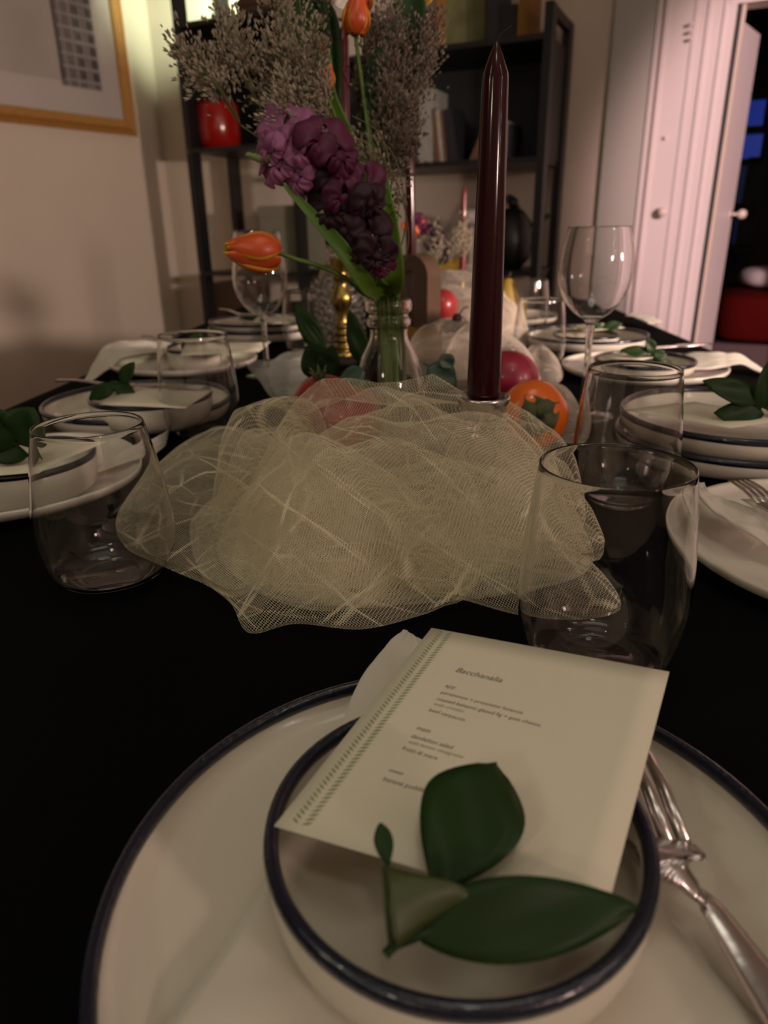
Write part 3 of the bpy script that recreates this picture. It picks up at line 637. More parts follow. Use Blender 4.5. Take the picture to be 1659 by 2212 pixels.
# ------------------------------------------------------------------ menu cards
def card(corners, label, name='menu_card', bend=.0, nu=12):
    TLc, TRc, BRc, BLc = [Vector(c) for c in corners]
    def f(u, v):
        a = lerp(BLc, TLc, v); b = lerp(BRc, TRc, v); p = lerp(a, b, u); p.z += bend*math.sin(math.pi*u)*.5; return p
    mb = MB().slab(f, nu, nu, .0004); return f, mb
BLp = P(592, 1785, .0430); k_ = (.0430-EYE)/(.045-EYE)
def scl(v): return EYEP+(Vector(v)+Vector((0, 0, TZ))-EYEP)*k_
TLp, TRp = scl((.0212, .2857, .0523)), scl((.1125, .238, .0593)); BRp = P(1304, 1996, .043)
cf, cmb = card((TLp, TRp, BRp, BLp), '')
mc = thing('menu_card', 'printed cream menu card with leaf border leaning in the nearest bowl', 'card', tuple(BLp)); link('sheet', cmb, M['card'], mc)
def cn(): return (cf(1, .5)-cf(0, .5)).cross(cf(.5, 1)-cf(.5, 0)).normalized()
CN = cn()
def uvc(px, py):                           # card parameters under a pixel
    d = ray(px, py); best = (.5, .5)
    u = v = .5
    for _ in range(12):
        p = cf(u, v); du = (cf(u+.01, v)-p)/.01; dv = (cf(u, v+.01)-p)/.01; n = du.cross(dv)
        t = (p-EYEP).dot(n)/d.dot(n); q = EYEP+d*t-p
        a11, a12, a22 = du.dot(du), du.dot(dv), dv.dot(dv); b1, b2 = q.dot(du), q.dot(dv); D = a11*a22-a12*a12
        u += (b1*a22-b2*a12)/D; v += (b2*a11-b1*a12)/D
    return u, v
def text(body, p0, p1, hfac, shear=0., m='ink', parent=mc, name='printed_line'):
    """a line of print from pixel p0 (left of the baseline) to pixel p1 (right of the baseline)"""
    u0, v0 = uvc(*p0); u1, v1 = uvc(*p1)
    cu = bpy.data.curves.new(name, 'FONT'); cu.body = body; cu.size = 1; cu.shear = shear; cu.resolution_u = 2
    o = bpy.data.objects.new('tmp', cu); COL.objects.link(o); bpy.context.view_layer.update()
    me = bpy.data.meshes.new_from_object(o.evaluated_get(bpy.context.evaluated_depsgraph_get())); bpy.data.objects.remove(o, do_unlink=True)
    xs = [v.co.x for v in me.vertices]; x0, x1 = min(xs), max(xs)
    Lw = (cf(u1, v1)-cf(u0, v0)).length; s = Lw/(x1-x0); hgt = s*hfac/(cf(.5, 1)-cf(.5, 0)).length
    for v in me.vertices:
        a = (v.co.x-x0)/(x1-x0); q = cf(lerp(u0, u1, a), lerp(v0, v1, a)+v.co.y*hgt)+CN*.00032; v.co = q-LOCS[parent.name]
    me.materials.append(M[m]); ob = bpy.data.objects.new(name, me); COL.objects.link(ob); ob.parent = parent; return ob
text('Bacchanalia', (983, 1452), (1083, 1476), 1.0, .35)
for body, a, b, mm in (('app', (961, 1485), (982, 1490), 'ink'), ('persimmon + prosciutto focaccia', (951, 1499), (1128, 1544), 'ink'), ('roasted balsamic glazed fig + goat cheese', (942, 1513), (1166, 1571), 'ink'),
                       ('with crostini', (936, 1524), (1001, 1541), 'sage'), ('beef carpaccio', (926, 1537), (1003, 1560), 'ink'), ('main', (899, 1577), (928, 1585), 'ink'), ('dandelion salad', (887, 1594), (977, 1620), 'ink'),
                       ('with lemon vinaigrette', (881, 1606), (999, 1640), 'sage'), ('frutti di mare', (868, 1620), (943, 1643), 'ink'), ('sweet', (839, 1667), (870, 1676), 'ink'), ('banana pudding', (826, 1687), (925, 1716), 'ink')):
    text(body, a, b, 1.05, .12, mm)
ua, va = uvc(960, 1370); ub, vb = uvc(640, 1792)
bm = MB(); nseg = 60; dirc = (cf(ub, vb)-cf(ua, va)); 
for k in range(nseg):
    t0 = k/nseg
    for sgn in (-1, 1):
        cu_, cv_ = lerp(ua, ub, t0), lerp(va, vb, t0)
        p = cf(cu_+sgn*.005, cv_)+CN*.0003; q = cf(cu_+sgn*.036, cv_+.016)+CN*.0003; d = (q-p); s_ = d.cross(CN).normalized()*.00062
        bm.add([p, p+d*.5+s_, q, p+d*.5-s_], [(0, 1, 2, 3)])
link('leaf_border', bm, M['sage'], mc, False, label='sage green braided leaf border')
def plaincard(px4, hs, label):
    c = [P(x, y, h) for (x, y), h in zip(px4, hs)]; f, mb = card(c, label, nu=6); 
    return solo('menu_card', mb, M['card'], label, 'card', 'menu cards on the other places')
plaincard(((90, 950), (262, 942), (60, 1022), (-150, 1040)), (.052, .050, .047, .047), 'menu card on the bowl at the left edge of the photo')
plaincard(((300, 832), (462, 842), (400, 882), (215, 874)), (.050, .048, .046, .047), 'menu card lying on the bowl second on the left')
plaincard(((400, 738), (585, 738), (560, 760), (385, 768)), (.050, .046, .047, .048), 'menu card on the bowl third on the left')
plaincard(((560, 682), (650, 684), (640, 697), (545, 695)), (.056, .055, .054, .054), 'menu card on the farthest left stack')
plaincard(((1345, 885), (1500, 868), (1720, 905), (1578, 925)), (.050, .052, .052, .049), 'menu card lying on the upper right plate stack under the leaves')
plaincard(((1600, 1078), (1700, 1080), (1760, 1150), (1680, 1130)), (.024, .024, .022, .024), 'corner of a menu card on the nearest right plate')
plaincard(((1285, 768), (1385, 756), (1440, 766), (1350, 786)), (.036, .036, .036, .036), 'menu card on the small plate third on the right')
plaincard(((1225, 702), (1300, 698), (1350, 708), (1262, 716)), (.035, .035, .035, .035), 'menu card on the fourth right place')
# ------------------------------------------------------------------ napkins
def ribbon(Lp, Rp, nu, nv, th, amp, seed, fr_=(3, 5)):
    def f(u, v):
        a = poly_at(Lp, u); b = poly_at(Rp, u); p = lerp(a, b, v)
        p = p.copy(); p.z += amp*abs(hn(u*fr_[0]*3, v*fr_[1]*3, seed)); return p
    return MB().slab(f, nu, nv, th)
def smoothpl(pts, n=6): return bez(pts, n)
GN = 'cream linen napkins'
nL = smoothpl([P(270, 2400, .010), P(362, 2212, .0105), P(560, 1930, .0105), P(700, 1680, .013), P(768, 1490, .028), P(832, 1400, .030), P(872, 1362, .0290)])
nR = smoothpl([P(1860, 2450, .010), P(1638, 2212, .0105), P(1408, 1936, .0105), P(1300, 1700, .013), P(1100, 1500, .028), P(960, 1420, .030), P(905, 1383, .0290)])
solo('napkin', ribbon(nL, nR, 60, 30, .0014, .0016, 2, (3, 2)), M['linen'], 'linen napkin folded under the nearest bowl, its tip past the plate rim', 'napkin', GN)
def nap(Lpx, Rpx, label, amp=.004, seed=1, nu=40, nv=14, th=.0016):
    return solo('napkin', ribbon(smoothpl([P(*p) for p in Lpx]), smoothpl([P(*p) for p in Rpx]), nu, nv, th, amp, seed, (2, 1.4)), M['linen'], label, 'napkin', GN)
nap([(365, 930, .012), (330, 950, .022), (240, 990, .016), (60, 1040, .012), (-150, 1080, .012)], [(358, 962, .004), (330, 985, .014), (240, 1010, .014), (80, 1062, .012), (-150, 1100, .012)], 'napkin trailing past the plate edge between the two left glasses', .003)
nap([(184, 824, .002), (205, 780, .016), (240, 742, .036), (300, 738, .034), (370, 742, .016)], [(196, 826, .002), (240, 795, .012), (278, 770, .022), (330, 765, .020), (400, 762, .012)], 'napkin draped over the left edge of the third left plate', .004, 3)
nap([(1650, 800, .002), (1600, 770, .020), (1540, 762, .026), (1470, 768, .018), (1400, 780, .012)], [(1659, 815, .001), (1600, 790, .014), (1540, 797, .016), (1470, 805, .014), (1390, 805, .012)], 'napkin spilling off the right side of the third right plate', .004, 4)
nap([(1503, 1046, .030), (1512, 1075, .034), (1545, 1110, .030), (1610, 1150, .028), (1690, 1200, .02)], [(1520, 1046, .028), (1535, 1070, .026), (1575, 1085, .024), (1640, 1105, .022), (1730, 1150, .02)], 'narrow knotted napkin across the nearest right white plate', .003, 5)
nap([(1350, 682, .02), (1380, 690, .022), (1400, 700, .02)], [(1362, 678, .018), (1400, 684, .016), (1430, 696, .012)], 'napkin edge at the fourth right place beside the door', .003, 6, 20, 8)
# ------------------------------------------------------------------ cutlery
def fork(path, widths, tips, root, nt_, tw, up=Vector((0, 0, 1)), label='', group='steel forks', th=.0022, loc=None):
    t = thing('fork', label, 'fork', tuple(path[0]), group)
    pts = bez(path, 8); n = len(pts); vs = []
    def ww(a): x = a*(len(widths)-1); i = min(int(x), len(widths)-2); return lerp(widths[i], widths[i+1], x-i)
    def f(u, v):
        i = u*(n-1); k = min(int(i), n-2); p = lerp(pts[k], pts[k+1], i-k); d = (pts[k+1]-pts[k]).normalized(); s = d.cross(up).normalized()
        wv = ww(u); return p+s*(v-.5)*wv+up*(.0012*(1-(2*v-1)**2))
    link('handle', MB().slab(f, 3*n, 7, th), M['steel'], t)
    d = (tips-root); s = d.normalized().cross(up).normalized(); W_ = widths[-1]
    for k in range(nt_):
        o = s*((k+.5)/nt_-.5)*W_; bow = up*.002
        link('tine', MB().tube([root+o, root+o*1+d*.5+bow, root+d*.85+o*.96+bow*.5, tips+o*.92], [tw, tw, tw*.85, tw*.3], 6), M['steel'], t)
    return t
root = P(1424, 1822, .027)
fork([P(1830, 2380, .018), P(1712, 2218, .0185), P(1614, 2078, .019), P(1536, 1965, .022), P(1500, 1925, .027), P(1462, 1878, .0325), P(1444, 1850, .0330), root], [.0170, .0150, .0125, .0095, .0065, .0060, .0085, .021, .0245, .0235],
     P(1340, 1610, .0345), root, 4, .0027, label='steel fork with ridged handle beside the nearest bowl')
def simplefork(a, b, c, label, w0=.012, w1=.020):
    r_ = lerp(b, c, .25); return fork([a, lerp(a, b, .5)+Vector((0, 0, .002)), b, r_], [w0, w0*.6, .005, .005, w1*.8, w1], c, r_, 4, .0014, label=label)
simplefork(P(128, 822, .040), P(240, 832, .047), P(440, 838, .052), 'steel fork resting across the second left bowl')
simplefork(P(1800, 1185, .03), P(1690, 1110, .032), P(1592, 1036, .034), 'steel fork with tines over the rim of the nearest right plate')
simplefork(P(478, 668, .060), P(515, 678, .058), P(600, 684, .058), 'steel fork on the farthest left plate stack')
simplefork(P(312, 726, .055), P(350, 736, .052), P(450, 744, .052), 'steel fork over the third left bowl')
kn = MB(); ka, kb = P(1535, 742, .038), P(1400, 752, .036)
kd = (kb-ka); ks = kd.normalized().cross(Vector((0, 0, 1)))
kn.slab(lambda u, v: ka+kd*u+ks*(v-.5)*.022*(math.sin(math.pi*min(1, u*1.6+.12)*.5)**.6 if u < .5 else .55), 18, 5, .0018)
solo('butter_knife', kn, M['steel'], 'wide-bladed knife behind the third right plate', 'knife')
# ------------------------------------------------------------------ leaves
def leaf_mb(mb, base, tip, wd, up=None, fold=.12, curl=0., nu=12, nv=7, shape=.9, th=.0004):
    base, tip = Vector(base), Vector(tip); d = tip-base; L_ = d.length
    up = (Vector(up) if up is not None else Vector((0, -.5, 1))).normalized(); s = d.cross(up).normalized(); n = s.cross(d).normalized()
    def f(u, v):
        w_ = wd*.5*(math.sin(math.pi*(u**shape))**.75)*(1-.15*u)+.0003; t = 2*v-1
        return base+d*u+s*t*w_+n*(fold*w_*abs(t)+curl*L_*math.sin(math.pi*u)+.03*wd*math.sin(9*u+3*t))
    mb.slab(f, nu, nv, th); return mb
def sprig(label, leaves, stem, m='leaf', group='leaf sprigs on the plates', r=.0011):
    base = stem[0]; t = thing('leaf_sprig', label, 'leaves', tuple(base), group)
    link('stem', MB().tube(bez(stem, 6), r, 7), M[m], t)
    for lf in leaves: link('leaf', leaf_mb(MB(), *lf[:3], **(lf[3] if len(lf) > 3 else {})), M[m], t)
    return t
cu_ = dict(curl=.05, up=(0, -.5, 1))
ms_ = sprig('dark green leaf sprig lying on the printed menu card, nearest the camera', [
    (P(938, 1930, .050), P(1072, 1650, .060), .0345, dict(curl=.03, up=(-.2, -.8, 1), shape=1.3, fold=.06, nu=18)),
    (P(880, 2000, .050), P(1378, 1960, .048), .0215, dict(curl=.05, up=(0, -.9, 1), shape=.85, fold=.10, nu=18)),
    (P(838, 1872, .054), P(822, 1778, .060), .0056, dict(curl=.02, up=(0, -.8, 1), shape=1.3))],
    [P(832, 2064, .046), P(856, 2040, .0475), P(900, 2022, .049), P(950, 1990, .050)], r=.0014)
ea = bez([P(832, 1870, .062), P(900, 1888, .062), P(975, 1904, .060), P(1014, 1924, .056)], 6); eb = bez([P(856, 2050, .051), P(905, 2010, .052), P(970, 1965, .054), P(1014, 1934, .056)], 6)
link('leaf', MB().slab(lambda u, v: poly_at(ea, u)*(1-v)+poly_at(eb, u)*v+Vector((0, -.3, 1))*.004*math.sin(math.pi*v)*(1-u), 16, 9, .0004), M['leaf2'], ms_, label='paler underside leaf of the sprig')
link('stem', MB().tube([P(845, 2040, .050), P(836, 1960, .056), P(832, 1872, .061)], .0009, 6), M['leaf2'], ms_)
def qs(Y, items):
    out = []
    for (b, t, w_) in items: out.append((Q(*b, Y), Q(*t, Y), w_, dict(curl=.05, up=(0, -1, .35), fold=.15)))
    return out
sprig('large dark leaf sprig on the bowl at the left edge of the photo', qs(.56, [((40, 960), (72, 880), .040), ((30, 965), (-60, 880), .040), ((60, 985), (-40, 970), .020)]), [Q(70, 992, .56), Q(40, 965, .56), Q(10, 940, .56)])
sprig('leaf sprig standing up on the second left bowl', qs(.83, [((262, 828), (290, 782), .018), ((250, 834), (192, 860), .020), ((248, 832), (292, 852), .020), ((258, 838), (235, 826), .012)]), [Q(246, 838, .83), Q(255, 832, .83), Q(262, 826, .83)])
sprig('leaf sprig on the third left bowl seen through a glass', qs(1.22, [((405, 748), (440, 722), .022), ((410, 752), (385, 745), .018)]), [Q(405, 756, 1.22), Q(412, 750, 1.22)])
sprig('leaf sprig on the farthest left plate stack', qs(1.6, [((520, 694), (570, 676), .024), ((545, 695), (515, 688), .018)]), [Q(525, 698, 1.6), Q(545, 692, 1.6)])
sprig('leaf sprig on the upper right plate stack, pointing left', qs(.66, [((1640, 868), (1518, 822), .024), ((1650, 895), (1542, 892), .026), ((1640, 885), (1662, 780), .022), ((1650, 880), (1750, 850), .03)]), [Q(1700, 900, .66), Q(1650, 880, .66), Q(1630, 865, .66)])
sprig('leaf sprig on the third right plate behind the glass rim', qs(1.09, [((1405, 762), (1340, 756), .018), ((1410, 765), (1398, 728), .018), ((1445, 778), (1375, 780), .020), ((1410, 760), (1440, 775), .018)]), [Q(1450, 783, 1.09), Q(1425, 770, 1.09), Q(1405, 760, 1.09)])
sprig('leaf sprig on the fourth right place', qs(1.42, [((1300, 708), (1345, 700), .020), ((1300, 706), (1270, 702), .018)]), [Q(1295, 710, 1.42), Q(1305, 706, 1.42)])
# foliage around the vase
GF = 'greenery laid around the vase'
sprig('upright twin leaves left of the brass candlestick', qs(.98, [((700, 765), (636, 655), .030), ((705, 760), (640, 668), .012)]), [Q(715, 790, .98), Q(700, 765, .98), Q(672, 710, .98)], 'leaf', GF)
sprig('broad rounded leaf in front of the hobnail bottle', qs(.90, [((700, 820), (668, 740), .046), ((705, 815), (718, 745), .030), ((700, 825), (655, 850), .03)]), [Q(705, 840, .90), Q(700, 815, .90)], 'leaf', GF)
sprig('leaf standing between the candlestick and the glass vase', qs(.88, [((785, 790), (755, 670), .026)]), [Q(790, 820, .88), Q(785, 790, .88)], 'leaf', GF)
sprig('shiny leaves lying left of the vase foot above the pomegranate', qs(.74, [((790, 820), (700, 850), .024), ((790, 805), (735, 815), .020)]), [Q(800, 825, .74), Q(785, 818, .74)], 'leafd', GF)
sprig('blue-green leaf between the vase and the tall candle', qs(.80, [((925, 790), (985, 838), .036), ((955, 765), (975, 800), .02)]), [Q(915, 785, .80), Q(930, 792, .80), Q(955, 800, .80)], 'leafd', GF)
# ------------------------------------------------------------------ bottle vase with flowers
VB = Vector((.0080, .785, TZ+.0006))
vs_ = thing('glass_bottle_vase', 'clear glass milk-bottle vase holding the main flowers', 'vase', tuple(VB))
out_ = sm([(.030, 0), (.036, .002), (.0395, .012), (.0400, .045), (.0385, .066), (.031, .092), (.0215, .112), (.0205, .124), (.0235, .128), (.0240, .133), (.0215, .136), (.0215, .140), (.0248, .143), (.0252, .149), (.0240, .153)], 4)
link('bottle', MB().lathe(vessel([(.0001, .002)]+out_, .0022, .006), 64, VB), M['glass'], vs_)
mouth = VB+Vector((0, 0, .148))
def st(pts, r0, r1, n=8): q = bez(pts, n); return MB().tube(q, [lerp(r0, r1, i/(len(q)-1)) for i in range(len(q))], 8)
YV = .74
def foot(k): a = k*2.4; return VB+Vector((.018*math.cos(a), .018*math.sin(a), .012))
def mouthp(k): a = k*1.9; return mouth+Vector((.012*math.cos(a), .012*math.sin(a), 0))
# tulip heads
def tulip_petals(t, c, ax, L_, W_, cols=('tul', 'tul')):
    ax = Vector(ax).normalized(); up = Vector((0, -1, .2)); a = ax.cross(up).normalized(); b = a.cross(ax).normalized(); base = Vector(c)-ax*L_/2
    for k in range(6):
        an = k*math.pi/3+.3; rr = (.98 if k % 2 else .86)
        def f(u, v):
            s = 2*v-1; prof = math.sin(math.pi*min(1, .12+.84*u))**.5*(1-.40*u*u); half = .86*math.sin(math.pi*(u*.93+.04))**.55
            ang = an+s*half; r_ = W_/2*prof*rr*(1-.05*s*s)
            tipb = .03*L_*math.sin(an*3)
            return base+ax*(u*L_*(1-.06*s*s)+tipb*u)+(a*math.cos(ang)+b*math.sin(ang))*r_
        pt = link('petal', MB().slab(f, 14, 9, .0007), [M[cols[k % 2]], M['tuly']], t)
        me = pt.data; n_ = 14*9
        for pl in me.polygons:
            vv = [i % n_ for i in pl.vertices]; js = [i % 9 for i in vv]; us = [i//9 for i in vv]
            if min(js) == 0 or max(js) == 8 or max(us) >= 13: pl.material_index = 1
def tulip(label, c, ax, L_, W_, stem, r=.0024, group='orange tulips'):
    t = thing('tulip', label, 'flower', tuple(stem[0]), group)
    link('stem', st(stem, r, r*.85), M['stem'], t); tulip_petals(t, c, ax, L_, W_)
    return t
tc1 = Q(545, 543, .70); e1 = Q(484, 540, .695)-Q(606, 548, .705)
tulip('orange tulip with yellow edges drooping out to the left of the vase', tc1, e1, e1.length*1.0, .041, [foot(0), mouthp(0), Q(795, 640, .745), Q(745, 600, .72), Q(690, 575, .71), Q(640, 560, .705), tc1-e1*.48])
for i, (px, py, L_, lab, yy) in enumerate(((770, 30, 95, 'upper orange tulip behind the left candle tip', .84), (705, 165, 60, 'orange tulip half hidden by dried sprays', .82), (704, 92, 56, 'dark red tulip left of the candle tip', .86), (790, -5, 60, 'red tulip cropped by the top of the photo', .88))):
    c = Q(px, py, yy); ax = Vector((.1+.1*i, -.1, 1)); L3 = (Q(px, py-L_/2, yy)-Q(px, py+L_/2, yy)).length
    b_ = c-ax.normalized()*L3*.48
    tulip(lab, c, ax, L3, L3*.86, [foot(i+1), mouthp(i+1), Q(825+8*i, 520, YV), Q(lerp(px, 820, .35), lerp(py, 520, .4), yy-.02), b_], .0022)
# long tulip leaves
def longleaf(label, pts, wd, m='leafb', up=(0, -1, .2)):
    q = [Vector(p) for p in bez(pts, 8)]; n = len(q)
    def f(u, v):
        i = u*(n-1); k = min(int(i), n-2); p = lerp(q[k], q[k+1], i-k); d = (q[k+1]-q[k]).normalized(); s = d.cross(Vector(up)).normalized(); nn = s.cross(d).normalized()
        w_ = wd/2*(math.sin(math.pi*min(1, .12+.88*u))**.7)+.0004; t = 2*v-1; return p+s*t*w_+nn*(.35*w_*t*t)
    return solo('tulip_leaf', MB().slab(f, 2*n, 9, .0006), M[m], label, 'leaf', 'long tulip leaves in the vase')
longleaf('broad upright bright green leaf above the vase mouth', [VB+Vector((.004, -.005, .03)), mouth+Vector((.0, -.006, 0)), Q(848, 600, .735), Q(838, 500, .73), Q(830, 430, .735), Q(828, 368, .75)], .022)
longleaf('long pointed green leaf slanting up to the left from the vase', [VB+Vector((-.008, -.005, .05)), mouth+Vector((-.006, -.006, 0)), Q(795, 620, .72), Q(740, 540, .70), Q(680, 470, .70), Q(612, 398, .705)], .0145)
for i, (x, y) in enumerate(((640, 40), (672, 20), (700, 60), (630, -20), (885, 20))):
    longleaf(['broad dark leaf at the top left of the bouquet', 'dark leaf in the middle of the bouquet top', 'dark leaf beside the red tulip', 'dark leaf cropped by the top edge', 'dark green leaf right of the tulips'][i],
             [Q(700 if i < 4 else 800, 320, .82), Q(lerp(x, 700 if i < 4 else 800, .4), y+130, .85), Q(x, y, .86), Q(x-15, y-70, .87)], .036, 'leaf')
for i, (x, y, x2, y2) in enumerate(((800, 270, 815, 100), (712, 230, 708, 110))):
    longleaf('green tulip leaf %s the dark red candle' % ('right of' if i == 0 else 'left of'), [Q(820, 420, .80), Q(x, y, .83), Q(x2, y2, .85)], .020, 'leafb' if i else 'leaf')
# white and yellow blooms at the top
for px, py, mm, lab in ((757, 5, 'white', 'white bloom cropped by the top edge above the candle tip'), (898, 10, 'yel', 'yellow bloom cropped by the top edge')):
    c = Q(px, py, .88); t = thing('bloom', lab, 'flower', tuple(foot(px)))
    link('stem', st([foot(px), mouthp(px), Q(825, 450, .78), Q(lerp(px, 820, .5), 200, .84), c], .0015, .001), M['stem'], t)
    for k in range(5):
        an = k*1.257; link('petal', leaf_mb(MB(), c, c+Vector((.020*math.cos(an), -.008, .020*math.sin(an)+.008)), .014, up=(0, -1, 0), fold=.2), M[mm], t)
# snapdragon
def floret(t, c, r, m, seed, ax=None):
    rd = random.Random(seed); c = Vector(c); ax = (Vector(ax) if ax is not None else Vector((rd.uniform(-.5, .5), -1, rd.uniform(-.3, .5)))).normalized()
    a = ax.cross(Vector((0, 0, 1))).normalized(); b = a.cross(ax)
    mb = MB()
    for k in range(5):
        an = (.65, 2.5, 3.7, 4.71, 5.7)[k]+rd.uniform(-.15, .15); L_ = r*(1.35 if k < 2 else 1.0)*rd.uniform(.85, 1.15); wd_ = .95 if k < 2 else .62; p1 = rd.uniform(0, 6); cup = rd.uniform(-.15, .45)
        def f(u, v):
            s = 2*v-1; ang = an+s*wd_*(.3+.7*min(1, u*1.5)); rad = L_*(.12+.88*u)*(1-.20*s*s*u)
            z = r*cup*math.sin(u*3.0)+.16*r*math.sin(7*s+4*u+p1)*u*u-.25*r*u**3
            return c+(a*math.cos(ang)+b*math.sin(ang))*rad+ax*z
        mb.slab(f, 9, 13, .0004)
    mb.tube([c+ax*r*.15, c-ax*r*.9], [r*.30, r*.22], 10)
    return link('floret', mb, M[m], t)
sd = thing('snapdragon', 'purple snapdragon spike arching left in front of the bouquet', 'flower', tuple(foot(7)))
YS = .70
link('stem', st([foot(7), mouthp(7), Q(820, 600, .72), Q(790, 520, .715), Q(740, 420, .715), Q(670, 350, .715), Q(600, 335, .715), Q(545, 340, .715)], .0020, .0012), M['stem'], sd)
fl = [(618, 288, 44, 'purl'), (602, 350, 44, 'purl'), (650, 322, 36, 'purl'), (585, 320, 28, 'purl'), (630, 355, 34, 'purl'), (700, 312, 40, 'pur'), (640, 385, 30, 'purl'), (672, 380, 38, 'pur'), (735, 340, 34, 'pur'), (730, 395, 40, 'purd'), (785, 410, 38, 'pur'), (745, 430, 32, 'pur'),
      (715, 455, 38, 'purd'), (770, 465, 44, 'purd'), (800, 440, 30, 'purd'), (740, 500, 38, 'purd'), (790, 510, 40, 'purd'), (815, 555, 30, 'purd'), (770, 540, 28, 'purd'), (822, 580, 22, 'pur')]
for i, (x, y, rp, mm) in enumerate(fl): floret(sd, Q(x, y, YS+.008*math.sin(i*2.1)), rp*.00050, mm, i, (((x-690-(y-360)*.6)/120), -1, -(y-400)/400+.2*math.sin(i*1.7)))
for k in range(5):
    c = Q(582-11*k, 338+4*math.sin(k), YS+.006); link('bud', MB().ball(c, .0052-.0006*k, 10, 7, (1.3, .9, .9)), M['bud'], sd)
# dried sprays: statice / sea lavender
def spray(label, hub, tips, seed, m='lim', n=100, size=.0048, group='dried sea-lavender sprays', fr_=.55, mid=None, sp=.0125):
    rd = random.Random(seed); hub = Vector(hub); t = thing('dried_spray', label, 'dried flowers', tuple(foot(seed)), group)
    smb = MB(); q = bez([foot(seed), mouthp(seed), mid or Q(815, 560, .76), hub], 8); smb.tube(q, .0009, 5)
    fm = MB()
    for tp in tips:
        tp = Vector(tp); bend = Vector((rd.uniform(-.01, .01), rd.uniform(-.02, .02), rd.uniform(-.006, .012)))
        pts = bez([hub, (hub+tp)/2+bend, tp], 8); smb.tube(pts, .0006, 4)
        for k in range(n):
            u = 1-(rd.random()**1.3)*fr_; i = u*(len(pts)-1); kk = min(int(i), len(pts)-2); p = lerp(pts[kk], pts[kk+1], i-kk)
            d = (pts[kk+1]-pts[kk]).normalized(); off = Vector((rd.gauss(0, 1), rd.gauss(0, 1), rd.gauss(0, 1)))*sp*(1.15-u*.75)
            c = p+off
            if -.043 < c.x < -.023 and TZ+.30 < c.z < TZ+.42: continue          # a gap left in the sprays in front of the candle
            ax = (d*1.0+off.normalized()*.7+Vector((0, 0, .3))).normalized(); L_ = size*rd.uniform(.6, 1.5)
            a = ax.cross(Vector((.3, .8, .5))).normalized()*L_*.24; b = ax.cross(a).normalized()*L_*.24
            fm.add([c, c+ax*L_*.55+a, c+ax*L_*.55+b, c+ax*L_*.55-a, c+ax*L_*.55-b, c+ax*L_+a*.9, c+ax*L_-a*.9], [(0, 1, 2), (0, 2, 3), (0, 3, 4), (0, 4, 1), (1, 5, 2), (2, 5, 4), (3, 6, 4), (3, 2, 6), (1, 4, 5)])
            if rd.random() < .12: smb.tube([p, c], .0003, 3, False)
    link('stem', smb, M['limst'], t); link('florets', fm, M[m], t, False, kind='stuff')
    return t
def qq(Y, l): return [Q(x, y, Y+.03*math.sin(x*.7)) for x, y in l]
spray('dried spray reaching farthest left, in front of the shelf post', Q(520, 270, .74), qq(.74, [(376, 96), (400, 120), (440, 118), (420, 165), (450, 175), (395, 95)]), 11, mid=Q(720, 430, .75))
spray('dried spray up towards the top left of the bouquet', Q(560, 230, .76), qq(.76, [(478, 25), (495, 60), (470, 95), (520, 110), (510, 45)]), 12, mid=Q(730, 430, .75))
spray('dried spray rising to the top edge of the photo', Q(640, 230, .78), qq(.78, [(590, -10), (620, 10), (640, -40), (615, 60), (600, 90), (570, 110)]), 13, mid=Q(740, 420, .76))
spray('dried spray in the middle left of the bouquet', Q(660, 300, .75), qq(.75, [(560, 150), (585, 130), (610, 160), (640, 140), (560, 200), (600, 200)]), 14, mid=Q(750, 430, .75))
spray('dried spray low on the left above the mauve florets', Q(690, 310, .74), qq(.74, [(580, 240), (570, 270), (600, 230), (640, 220), (650, 260), (700, 240), (610, 260)]), 15, mid=Q(760, 450, .74))
spray('dried spray beside the left candle tip', Q(700, 250, .76), qq(.76, [(680, 60), (690, 110), (650, 120), (710, 150), (660, 170), (690, 200)]), 16, mid=Q(770, 430, .75))
spray('brown dried spray right of the left candle', Q(820, 330, .84), qq(.84, [(820, 60), (850, 40), (880, 70), (900, 110), (840, 110), (870, 150), (800, 130)]), 17, 'limb', 170)
spray('brown dried spray spreading to the right over the shelf', Q(840, 320, .86), qq(.86, [(925, 60), (935, 90), (915, 150), (900, 180), (930, 120), (880, 20), (940, 40)]), 18, 'limb', 170)
spray('brown dried spray hanging low on the right of the bouquet', Q(840, 370, .82), qq(.82, [(870, 230), (890, 260), (860, 290), (820, 220), (840, 180), (880, 300), (850, 330)]), 19, 'limb', 230)
spray('thin dried spray falling to the right below the purple florets', Q(800, 380, .77), qq(.77, [(790, 330), (770, 300), (810, 350), (860, 400), (850, 440)]), 20, 'lim', 60)
spray('brown dried spray over the top centre of the bouquet', Q(800, 300, .88), qq(.88, [(690, -20), (740, 120), (850, -20), (800, 40), (780, 200), (760, 170)]), 21, 'limb', 200)
for i, pts in enumerate((((815, 650), (840, 500), (845, 380), (820, 290), (760, 250)), ((820, 650), (870, 520), (872, 420), (840, 320), (745, 275)), ((830, 650), (875, 560), (880, 480), (850, 380), (800, 300)), ((810, 650), (850, 560), (860, 470), (862, 400)))):
    q = [foot(30+i), mouthp(30+i)]+[Q(x, y, .745) for x, y in pts[1:]]
    solo('grass_stem', st(q, .0008, .0004, 8), M['limst'], ['thin grass stem arching over the candle', 'thin grass stem looping right of the vase', 'thin bent grass stem below the sprays', 'short thin grass stem beside the broad leaf'][i], 'stem', 'thin grass stems')
